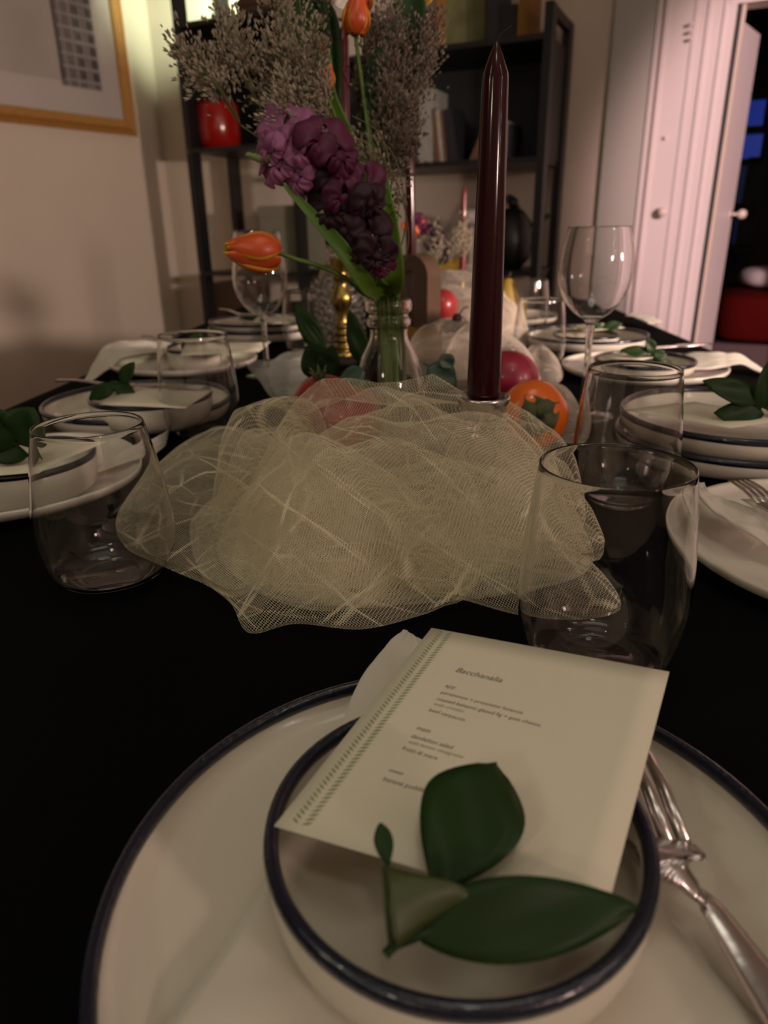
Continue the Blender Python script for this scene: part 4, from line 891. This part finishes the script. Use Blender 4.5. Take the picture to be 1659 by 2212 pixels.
# ------------------------------------------------------------------ candles
def taper(label, top, base, r0, r1, m='wax', group='burgundy taper candles', wick=True):
    base, top = Vector(base), Vector(top); t = thing('taper_candle', label, 'candle', tuple(base), group); H_ = (top-base).length; ax = (top-base).normalized()
    pr = [(.0001, 0), (r0, 0), (r0, .004), (lerp(r0, r1, .5), H_*.5), (r1, H_-.022), (r1*.93, H_-.018), (r1*.45, H_-.007), (r1*.12, H_-.001), (.0001, H_)]
    R = Vector((0, 0, 1)).rotation_difference(ax).to_matrix(); mb = MB().lathe(pr, 40); mb.v = [R @ v+base for v in mb.v]; link('wax_body', mb, M[m], t)
    if wick: link('wick', MB().tube(bez([top-ax*.002, top+Vector((.002, 0, .003)), top+Vector((.006, 0, .006)), top+Vector((.009, 0, .008))], 5), .00045, 6), M['wick'], t)
    return t
YC = .54
taper('tall burgundy taper candle right of centre, nearest', Q(1073, 88, YC), Q(1044, 858, YC), .0128, .0088)
ch = Q(1044, 862, YC); cz = ch.z-TZ
chb = Vector((ch.x, ch.y, TZ+.0006)); hc = thing('candle_holder', 'clear glass candle holder under the nearest candle, half in tulle', 'candle holder', tuple(chb))
link('body', MB().lathe([(.0001, 0), (.036, 0), (.038, .004), (.020, .012), (.0095, .022), (.012, .035), (.008, .045), (.0125, .058), (.008, .068), (.010, .078), (.014, cz-.022), (.0145, cz-.016), (.0001, cz-.016)], 40, chb), M['glass'], hc)
link('cup', MB().lathe([(.0001, cz-.015), (.0150, cz-.015), (.0175, cz-.008), (.0205, cz), (.0205, cz+.002), (.0188, cz+.0025), (.0160, cz-.006), (.0001, cz-.0075)], 40, chb), M['steel'], hc, label='silver cup')
# brass candlestick
bs = P(743, 785, 0); cb = Q(744, 560, bs.y); ctop = Q(740, 52, bs.y); czb = cb.z-TZ
bt_ = thing('candlestick', 'brass turned candlestick left of the vase', 'candlestick', tuple(bs+Vector((0, 0, .0006))))
k = czb/.178
pf = sm([(.001, .012), (.020, .012), (.019, .022), (.0135, .024), (.018, .031), (.013, .036), (.0175, .043), (.0125, .048), (.0165, .055), (.012, .060), (.0150, .067), (.010, .073), (.0105, .090), (.0175, .106), (.0185, .118), (.011, .134), (.0115, .142), (.0155, .150), (.0115, .155), (.0150, .166), (.0200, .178), (.0185, .1785), (.010, .170), (.0001, .170)], 3)
link('shaft', MB().lathe([(r, z*k) for r, z in pf], 40, bs), M['brass'], bt_)
link('base', MB().lathe([(.0001, 0.0006), (.026, 0.0006), (.0275, .004), (.026, .009), (.020, .0125), (.0001, .0125)], 40, bs), M['wick'], bt_, label='dark base')
taper('burgundy taper candle in the brass candlestick behind the flowers', Vector((ctop.x, bs.y, ctop.z)), Vector((cb.x, bs.y, cb.z-.007)), .0105, .0095)
c3 = Q(888, 556, 1.62); taper('thin burgundy candle rising behind the wooden arch', Q(884, 262, 1.62), c3, .0112, .0085, 'wax')
def brassst(c, label):
    b = Vector((c.x, c.y, TZ+.0006)); h = c.z-TZ; t = thing('candlestick', label, 'candlestick', tuple(b))
    link('base', MB().lathe([(.0001, 0), (.03, 0), (.03, .006), (.010, .016), (.0001, .016)], 32, b), M['brass'], t)
    link('shaft', MB().lathe([(.0001, .016), (.010, .016), (.006, h*.4), (.012, h*.5), (.006, h*.6), (.010, h*.9), (.017, h-.004), (.017, h), (.0001, h)], 32, b), M['brass'], t)
brassst(c3, 'brass candlestick hidden behind the wooden arch'); 
c4 = Q(999, 585, 2.2); taper('short red candle far down the table', Q(1003, 400, 2.2), c4, .0105, .008, 'waxr'); brassst(c4, 'brass candlestick under the far red candle')
# hobnail bottle
hb = P(738, 800, 0)+Vector((.0, .14, 0)); hb = Vector((Q(735, 700, 1.36).x, 1.36, TZ+.0006)); hh_ = Q(735, 520, 1.36).z-TZ
ho = sm([(.030, 0), (.040, .003), (.043, .03), (.043, hh_*.45), (.042, hh_*.6), (.034, hh_*.74), (.022, hh_*.84), (.020, hh_*.93), (.024, hh_)], 5)
t = thing('hobnail_bottle', 'clear bumpy hobnail glass bottle behind the brass candlestick', 'bottle', tuple(hb)); link('bottle', MB().lathe(vessel([(.0001, .002)]+ho, .003, .008), 64, hb, wob=None), M['hob'], t)
hn_ = MB()
for j in range(11):
    z = .018+j*.0118
    if z > hh_*.74: break
    for k in range(16):
        a = 2*math.pi*(k+.5*(j % 2))/16; r = .043 if z < hh_*.6 else lerp(.043, .034, (z-hh_*.6)/(hh_*.14)); hn_.ball(hb+Vector((r*math.cos(a), r*math.sin(a), z)), .0052, 8, 6)
link('hobnails', hn_, M['hob'], t, kind='stuff')
# wooden arch and block
ab = P(925, 776, 0); YA = ab.y
blk_t = Q(925, 706, YA).z; x0, x1 = Q(858, 740, YA).x, Q(955, 740, YA).x
solo('wooden_block', MB().box(((x0+x1)/2, YA+.03, (TZ+.0006+blk_t)/2), (x1-x0, .07, blk_t-TZ-.0006)), M['ochre'], 'ochre wooden block on the table behind the vase', 'block', smooth=False)
ar = MB(); zt2 = Q(915, 548, YA).z; xc = Q(893, 620, YA).x; Ro = .036; Ri = Ro*.30; n_ = 28
zs = blk_t+.0004; zo = zt2-Ro*1.05
path = [(-1, zs)]+[(None, a) for a in [math.pi-math.pi*k/n_ for k in range(n_+1)]]+[(1, zs)]
vs = []
for s_, a in path:
    for R_, y_ in ((Ro, YA-.003), (Ri, YA-.003), (Ri, YA+.05), (Ro, YA+.05)):
        if s_ is None: vs.append((xc+R_*math.cos(a), y_, zo+R_*1.05*math.sin(a)))
        else: vs.append((xc+s_*R_, y_, zs))
m_ = len(path); fs = [(4*i+k, 4*i+(k+1) % 4, 4*(i+1)+(k+1) % 4, 4*(i+1)+k) for i in range(m_-1) for k in range(4)]+[(0, 3, 2, 1), (4*m_-4, 4*m_-3, 4*m_-2, 4*m_-1)]
Ra = Matrix.Rotation(math.radians(-30), 3, 'Z'); oc = Vector((xc, YA+.012, 0)); vs = [Ra @ (Vector(v)-oc)+oc for v in vs]
solo('wooden_arch', ar.add(vs, fs), M['wood'], 'curved brown wooden arch ornament standing on the ochre block', 'ornament', smooth=False)
# ------------------------------------------------------------------ fruit
def pome(c, r, m, label, crown=(0, -.5, .8), name='pomegranate', cat='fruit', group='pomegranates'):
    c = Vector(c); t = thing(name, label, cat, (c.x, c.y, c.z-r), group)
    mb = MB().lathe([(max(.0001, r*math.sin(math.pi*j/18)), -r*.95*math.cos(math.pi*j/18)) for j in range(19)], 36, c, wob=lambda a, z: 1+.03*math.cos(5*a)+.012*math.cos(3*a+1)); link('skin', mb, M[m], t)
    if crown:
        ax = Vector(crown).normalized(); a = ax.cross(Vector((1, 0, .2))).normalized(); b = ax.cross(a); cm = MB()
        for k in range(6):
            an = k*math.pi/3; d = a*math.cos(an)+b*math.sin(an); p = c+ax*r*.9+d*r*.14; s = ax.cross(d)*r*.11
            cm.slab(lambda u, v: p+(ax*.35+d*.16*u)*r*u+s*(2*v-1)*(1-u*.85), 5, 3, r*.04)
        cm.tube([c+ax*r*.86, c+ax*r*1.05], r*.17, 12); link('crown', cm, M['calyx'], t)
    return t
pome(Q(700, 862, .72)+Vector((0, 0, -.006)), .033, 'pom', 'red pomegranate with its crown up, left of the vase', (-.1, -.3, 1))
pome(Q(748, 905, .63), .032, 'pom', 'pomegranate covered by the tulle in front of the vase', None)
pome(Vector((Q(1098, 830, .93).x, .93, TZ+.039)), .038, 'pink', 'magenta-red pomegranate right of the tall candle', None)
pome(Vector((Q(952, 690, 1.42).x, 1.42, TZ+.085)), .032, 'pom', 'pink-red pomegranate beyond the wooden block', None)
pe = Q(1150, 912, .75); pe.z = TZ+.0345
pt_ = thing('persimmon', 'orange persimmon with its green calyx facing the camera, right of the candle', 'fruit', (pe.x, pe.y, TZ+.0005)); rp = .036
ax = Vector((.05, -1, .18)).normalized(); R = Vector((0, 0, 1)).rotation_difference(ax).to_matrix()
mb = MB().lathe([(max(.0001, rp*math.sin(a)*(1+.06*math.sin(a)**2)), rp*.82*(-math.cos(a))*(1-.14*math.exp(-((a-math.pi)/.5)**2))) for a in [math.pi*j/24 for j in range(25)]], 48, wob=lambda a, z: 1+.012*math.cos(4*a)); mb.v = [R @ v+pe for v in mb.v]
link('skin', mb, M['pers'], pt_)
cl_ = []
a_ = R @ Vector((1, 0, 0)); b_ = R @ Vector((0, 1, 0))
for k in range(4):
    an = k*math.pi/2+.6; d = a_*math.cos(an)+b_*math.sin(an); s = ax.cross(d)
    def f(u, v, d=d, s=s):
        t = 2*v-1; w_ = .017*math.sin(math.pi*(u*.75+.22))**.8*(1-.35*u)
        return pe+ax*(rp*.76+.006*math.sin(u*5)*u-.003*u+.002*math.sin(4*t))+d*(u*.027)+s*t*w_
    link('calyx_lobe', MB().slab(f, 12, 9, .0008), M['calyx'], pt_)
link('stalk', MB().lathe([(.006, 0), (.0045, .004), (.0001, .005)], 12, pe+ax*rp*.74), M['wick'], pt_)
gcx = Q(985, 705, 1.32)
for i, (dx, dy, dz) in enumerate(((0, 0, 0), (.018, .005, 0), (-.017, .004, 0), (.008, -.014, .0), (-.008, .016, 0), (.002, .002, .015), (.030, -.005, 0))):
    solo('grape', MB().ball((gcx.x+dx, gcx.y+dy, TZ+.055+dz), .0095, 14, 9, (1, 1, 1.1)), M['grape'], ['dark grape in the middle of the small heap beyond the wooden block', 'dark grape right of the middle one in the small heap', 'leftmost dark grape in the small heap beyond the block', 'frontmost dark grape in the small heap', 'rearmost dark grape in the small heap', 'dark grape on top of the small heap', 'rightmost dark grape, nearest the tall candle'][i], 'grape', 'dark grapes beyond the block')
solo('grape_stalk', MB().tube(bez([Vector((gcx.x-.02, gcx.y, TZ+.066)), Q(985, 690, 1.32), Q(1000, 668, 1.32), Q(1012, 662, 1.32)], 6), .0016, 7).tube(bez([Q(985, 690, 1.32), Q(998, 700, 1.31), Q(1005, 690, 1.31), Q(995, 683, 1.31)], 6), .0011, 6), M['wood'], 'dry curled grape stalk on the tulle', 'stalk')
pr_ = Q(1095, 645, 1.62)
t = thing('pear', 'ochre yellow pear half covered by the far tulle', 'fruit', (pr_.x, pr_.y, TZ)); ph_ = Q(1095, 598, 1.62).z-TZ
link('skin', MB().lathe([(.0001, .0006), (.02, .002), (.036, ph_*.2), (.038, ph_*.38), (.028, ph_*.6), (.018, ph_*.8), (.010, ph_*.96), (.0001, ph_*.98)], 32, (pr_.x, pr_.y, TZ)), M['pearm'], t); link('stalk', MB().tube([(pr_.x, pr_.y, TZ+ph_*.96), (pr_.x+.006, pr_.y, TZ+ph_*1.08)], .0014, 6), M['wood'], t)
# ------------------------------------------------------------------ far flowers in a small vase
fv = Vector((Q(945, 600, 1.95).x, 1.95, TZ+.0006)); t = thing('small_vase', 'small glass vase of flowers far down the table', 'vase', tuple(fv))
fo = sm([(.025, 0), (.032, .003), (.036, .03), (.028, .06), (.018, .08), (.020, .10)], 4); link('bottle', MB().lathe(vessel([(.0001, .002)]+fo, .002, .006), 40, fv), M['glass'], t)
def farflower(label, px, py, m, r, seed, n=5):
    t = thing('far_flower', label, 'flower', tuple(fv), 'flowers in the far vase'); c = Q(px, py, 1.95)
    link('stem', st([fv+Vector((0, 0, .01)), fv+Vector((0, 0, .1)), lerp(fv+Vector((0, 0, .1)), c, .6)+Vector((.004, 0, .01)), c], .0016, .0012), M['stem'], t)
    rd = random.Random(seed)
    for k in range(n): floret(t, c+Vector((rd.uniform(-1, 1)*r, rd.uniform(-.5, .5)*r, (k/n-.5)*r*3.2)), r*.95, m, seed*7+k)
farflower('magenta snapdragon in the far vase', 912, 485, 'pur', .014, 1); farflower('dark purple snapdragon in the far vase', 942, 515, 'purd', .016, 2, 7); farflower('second dark purple bloom in the far vase', 962, 545, 'purd', .013, 3)
farflower('orange bloom in the far vase beside the thin candle', 893, 492, 'tul', .014, 4, 4)
def farspray(label, hubp, tips, seed, m='lim'):
    rd = random.Random(seed); t = thing('dried_spray', label, 'dried flowers', tuple(fv), 'dried sprays in the far vase'); smb = MB(); fm = MB(); hub = Q(*hubp, 1.95)
    smb.tube(bez([fv+Vector((0, 0, .01)), fv+Vector((0, 0, .1)), hub], 5), .0014, 5)
    for x, y in tips:
        tp = Q(x, y, 1.95); smb.tube([hub, tp], .001, 4)
        for k in range(70):
            u = 1-rd.random()*.6; c = lerp(hub, tp, u)+Vector((rd.gauss(0, 1), rd.gauss(0, 1), rd.gauss(0, 1)))*.009; fm.ball(c, .0028, 5, 3, (.7, .7, 1.3))
    link('stem', smb, M['limst'], t); link('florets', fm, M[m], t, False, kind='stuff')
farspray('pale dried spray in the far vase', (960, 560), [(930, 480), (945, 500), (925, 520), (950, 530)], 3)
farspray('dried spray in the far vase leaning right', (980, 570), [(1005, 470), (1010, 500), (995, 490), (985, 510), (1015, 520)], 4)
# ------------------------------------------------------------------ tulle
def noise_tab(seed, n=14):
    r = np.random.default_rng(seed); a = r.uniform(0, 2*np.pi, n); return np.c_[np.cos(a), np.sin(a)], r.uniform(0, 6.28, n), r
def tri(x): return 2*np.abs(x/(2*np.pi)-np.floor(x/(2*np.pi)+.5))           # sharp creases, 0..1
def lobe(outline, hfun, seed, creases, amp, lat, nr=46, na=150, under=.55, edge_r=.004, base_z=0., droop=0., cen=None, fold=None):
    """a puff of doubled net: upper and lower sheet meeting in a rounded fold along the outline (world xy)"""
    o = np.array(outline, float); m = len(o); c = o.mean(0) if cen is None else np.array(cen)
    # closed smooth outline
    tt = np.linspace(0, m, na, endpoint=False); i = tt.astype(int); fr_ = (tt-i)[:, None]
    p0, p1, p2, p3 = o[(i-1) % m], o[i % m], o[(i+1) % m], o[(i+2) % m]
    B = .5*((2*p1)+(p2-p0)*fr_*.7+(2*p0-5*p1+4*p2-p3)*fr_**2*.7+(3*p1-p0-3*p2+p3)*fr_**3*.7)+.15*(0)
    B = .5*((2*p1)+(p2-p0)*fr_+(2*p0-5*p1+4*p2-p3)*fr_**2+(3*p1-p0-3*p2+p3)*fr_**3)
    rs = np.linspace(0, 1, nr); rs = 1-(1-rs)**1.25
    D, ph, rg = noise_tab(seed); fq = rg.uniform(creases*.5, creases*1.5, 14); aw = rg.uniform(.4, 1, 14)
    V, F, UV = [], [], []
    for side in (0, 1):
        X = c+(B[None]-c)*rs[:, None, None]; xy = X.reshape(-1, 2).copy()
        w_ = xy+.012*np.c_[np.sin(xy[:, 1]*37+seed), np.cos(xy[:, 0]*31-seed)]+side*7.3
        s = np.zeros(len(xy)); L2 = np.zeros((len(xy), 2))
        for k in range(7):
            v = tri((w_@D[k])*fq[k]+ph[k]); v = np.maximum(0, v-.55)/.45
            s += aw[k]*v; L2 += (D[(k+3) % 14]*aw[k])*(v[:, None]-.2)
        rr_ = np.repeat(rs, na); taper_ = (1-rr_**4)
        H = hfun(xy, rr_)
        if side == 1: H = H*under
        z = base_z+edge_r+H+(s/s.max()-.35)*amp*2.3*taper_*(.35+.65*np.clip(H/.05, 0, 1))+(edge_r*np.sqrt(np.clip(1-rr_**2, 0, 1)))*(1 if side == 0 else -1)
        xy2 = xy+L2*lat*((1-rr_)**.6)[:, None]
        rim = 0.
        z = np.maximum(z+rim, .0008)
        b0 = len(V); V += [Vector((a[0], a[1], TZ+zz)) for a, zz in zip(xy2, z)]
        sl = H*1.0
        UV += [(a[0]+zz*.6+side*.37, a[1]+zz*.8) for a, zz in zip(xy, z)]
        for a in range(nr-1):
            for q in range(na):
                f = (b0+a*na+q, b0+a*na+(q+1) % na, b0+(a+1)*na+(q+1) % na, b0+(a+1)*na+q)
                F.append(f if side else f[::-1])
    b1 = nr*na
    for q in range(na):
        F.append(((nr-1)*na+q, (nr-1)*na+(q+1) % na, b1+(nr-1)*na+(q+1) % na, b1+(nr-1)*na+q))
    return V, F, UV
def add_net(name, lobes, m, parent=None, label=None):
    V, F, U = [], [], []
    for v, f, u in lobes: b = len(V); V += v; F += [tuple(b+i for i in q) for q in f]; U += u
    off = LOCS[parent.name] if parent else Vector((0, 0, 0))
    me = bpy.data.meshes.new(name); me.from_pydata([v-off for v in V], [], F); me.materials.append(m); me.update(); me.shade_smooth()
    uvl = me.uv_layers.new(name='net'); vi = np.empty(len(me.loops), dtype=np.int32); me.loops.foreach_get('vertex_index', vi)
    uvl.data.foreach_set('uv', np.array(U, dtype=np.float32)[vi].ravel())
    o = bpy.data.objects.new(name, me); COL.objects.link(o)
    if parent: o.parent = parent
    if label: o['label'] = label
    return o
def pxo(pts): return [(P(x, y, h).x, P(x, y, h).y) for x, y, h in pts]
def dome(c, rx, ry, H, p=2.4, tilt=0.):
    c = np.array(c)
    def f(xy, r):
        d = ((np.abs(xy[:, 0]-c[0])/rx)**p+(np.abs(xy[:, 1]-c[1])/ry)**p); return H*np.clip(1-d, 0, 1)**.75*(1-r**8)
    return f
heap = []
# outer wings resting on the cloth
heap.append(lobe(pxo([(257, 1125, .01), (325, 1035, .01), (400, 975, .01), (480, 935, .01), (560, 930, .02), (640, 1010, .01), (600, 1200, .01), (520, 1290, .01), (430, 1272, .005), (330, 1228, .005), (272, 1195, .005)]), lambda xy, r: .012+.028*(1-r**2), 3, 60, .006, .004, 34, 120))
heap.append(lobe(pxo([(1100, 1020, .02), (1200, 1060, .02), (1262, 1110, .02), (1303, 1150, .02), (1298, 1195, .015), (1260, 1216, .01), (1180, 1210, .01), (1050, 1240, .01), (960, 1150, .01)]), lambda xy, r: .014+.03*(1-r**2), 5, 60, .006, .004, 30, 110))
heap.append(lobe(pxo([(960, 1190, .01), (1100, 1180, .02), (1230, 1215, .015), (1290, 1240, .01), (1340, 1290, .01), (1325, 1338, .003), (1240, 1356, .002), (1120, 1345, .002), (1000, 1312, .002), (900, 1290, .002)]), lambda xy, r: .006+.024*(1-r**2), 7, 60, .006, .004, 30, 120))
# front skirt
heap.append(lobe(pxo([(420, 1080, .02), (500, 1010, .03), (720, 1000, .03), (960, 1060, .03), (1080, 1180, .01), (1010, 1290, .005), (960, 1322, .002), (900, 1345, .002), (780, 1376, .001), (640, 1364, .001), (540, 1384, .001), (500, 1312, .004), (440, 1250, .006), (410, 1160, .01)]), lambda xy, r: .004+.040*(1-r**1.6), 9, 55, .010, .005, 44, 170))
# main mound
mo = [(-.115, .52), (-.125, .60), (-.09, .66), (-.02, .69), (.05, .685), (.11, .65), (.145, .58), (.155, .50), (.14, .44), (.09, .41), (.02, .395), (-.06, .40), (-.105, .445)]
heap.append(lobe(mo, dome((.015, .575), .155, .175, .086, 2.8), 12, 38, .018, .012, 74, 230, under=.62))
heap.append(lobe([(x*.93+.004, (y-.40)*.72+.405) for x, y in mo], dome((.01, .50), .150, .125, .080), 21, 34, .020, .014, 70, 220, under=.5))
# small top right puff and the left shoulder
heap.append(lobe([(.04, .50), (.10, .49), (.15, .51), (.165, .56), (.14, .62), (.09, .64), (.05, .60)], dome((.10, .56), .085, .09, .075), 14, 55, .010, .006, 36, 110, under=.7))
heap.append(lobe([(-.14, .53), (-.135, .60), (-.10, .65), (-.06, .65), (-.04, .60), (-.06, .53), (-.10, .50)], dome((-.09, .58), .07, .09, .082), 15, 55, .012, .007, 36, 110, under=.7))
# bright front folds
heap.append(lobe(pxo([(545, 1180, .02), (560, 1060, .05), (700, 990, .07), (860, 960, .08), (1000, 980, .07), (1060, 1060, .05), (980, 1150, .03), (900, 1240, .02), (820, 1300, .008), (700, 1290, .008), (620, 1250, .01)]), dome((.0, .50), .13, .135, .082, 2.2), 31, 36, .015, .010, 60, 170, under=.6))
heap.append(lobe(pxo([(470, 1130, .02), (600, 1000, .06), (820, 985, .07), (950, 1040, .06), (930, 1160, .03), (860, 1260, .01), (740, 1320, .004), (600, 1300, .004), (500, 1220, .01)]), dome((-.03, .48), .115, .115, .072, 2.0), 33, 40, .014, .009, 56, 160, under=.5))
hp = thing('tulle_heap', 'crumpled heap of cream tulle netting in the middle of the table', 'tulle', (.0, .5, TZ))
add_net('netting', heap, M['net'], hp)
# middle and far gathers
midl = [lobe(pxo([(950, 800, .02), (980, 740, .05), (1060, 725, .06), (1130, 755, .04), (1170, 800, .02), (1150, 850, .0), (1050, 860, .0), (960, 850, .0)]), dome((Q(1050, 760, 1.05).x, 1.05), .10, .17, .075), 41, 38, .012, .007, 36, 110, under=.6),
        lobe([(.12, 1.1), (.2, 1.2), (.22, 1.38), (.15, 1.45), (.06, 1.4), (.04, 1.2)], dome((.13, 1.27), .11, .20, .06), 42, 30, .012, .008, 36, 110, under=.6)]
rightl = [lobe(pxo([(1095, 870, .0), (1130, 825, .03), (1190, 815, .035), (1235, 870, .005), (1262, 920, .0), (1250, 965, .0), (1190, 965, .0), (1110, 930, .0)]), lambda xy, r: .004+.030*(1-r**2), 43, 45, .008, .005, 32, 100),
          lobe(pxo([(1135, 775, .0), (1170, 768, .02), (1215, 800, .01), (1200, 840, .0), (1150, 830, .0)]), lambda xy, r: .006+.028*(1-r**2), 44, 45, .008, .005, 26, 80)]
farl = [lobe([(.02, 1.45), (.10, 1.42), (.22, 1.46), (.30, 1.58), (.28, 1.78), (.18, 1.88), (.08, 1.85), (.02, 1.65)], dome((Q(1025, 600, 1.65).x-.01, 1.65), .155, .22, .135, 1.9), 45, 24, .020, .012, 48, 130, under=.7),
        lobe([(.10, 1.42), (.22, 1.40), (.31, 1.48), (.30, 1.60), (.20, 1.66), (.12, 1.6)], dome((.21, 1.52), .10, .13, .09), 46, 30, .014, .010, 34, 100, under=.6)]
rn = thing('tulle_runner', 'pale pinkish tulle runner gathered along the far half of the table', 'tulle', (.12, 1.3, TZ))
add_net('netting', midl+rightl+farl, M['netp'], rn)
lf_ = thing('tulle_scrap', 'loop of white tulle around the foot of the left wine glass', 'tulle', (-.17, 1.12, TZ))
add_net('netting', [lobe(pxo([(535, 800, .0), (560, 785, .02), (620, 800, .015), (690, 770, .02), (720, 790, .01), (700, 860, .0), (640, 880, .0), (590, 870, .0), (560, 830, .0)]), lambda xy, r: .004+.022*(1-r**2), 51, 45, .008, .005, 32, 110),
                    lobe(pxo([(580, 800, .0), (640, 790, .02), (690, 775, .03), (680, 840, .0), (620, 870, .0), (590, 850, .0)]), lambda xy, r: .004+.03*(1-r**2), 52, 45, .008, .005, 26, 80)], M['netw'], lf_)
bpy.context.view_layer.update()
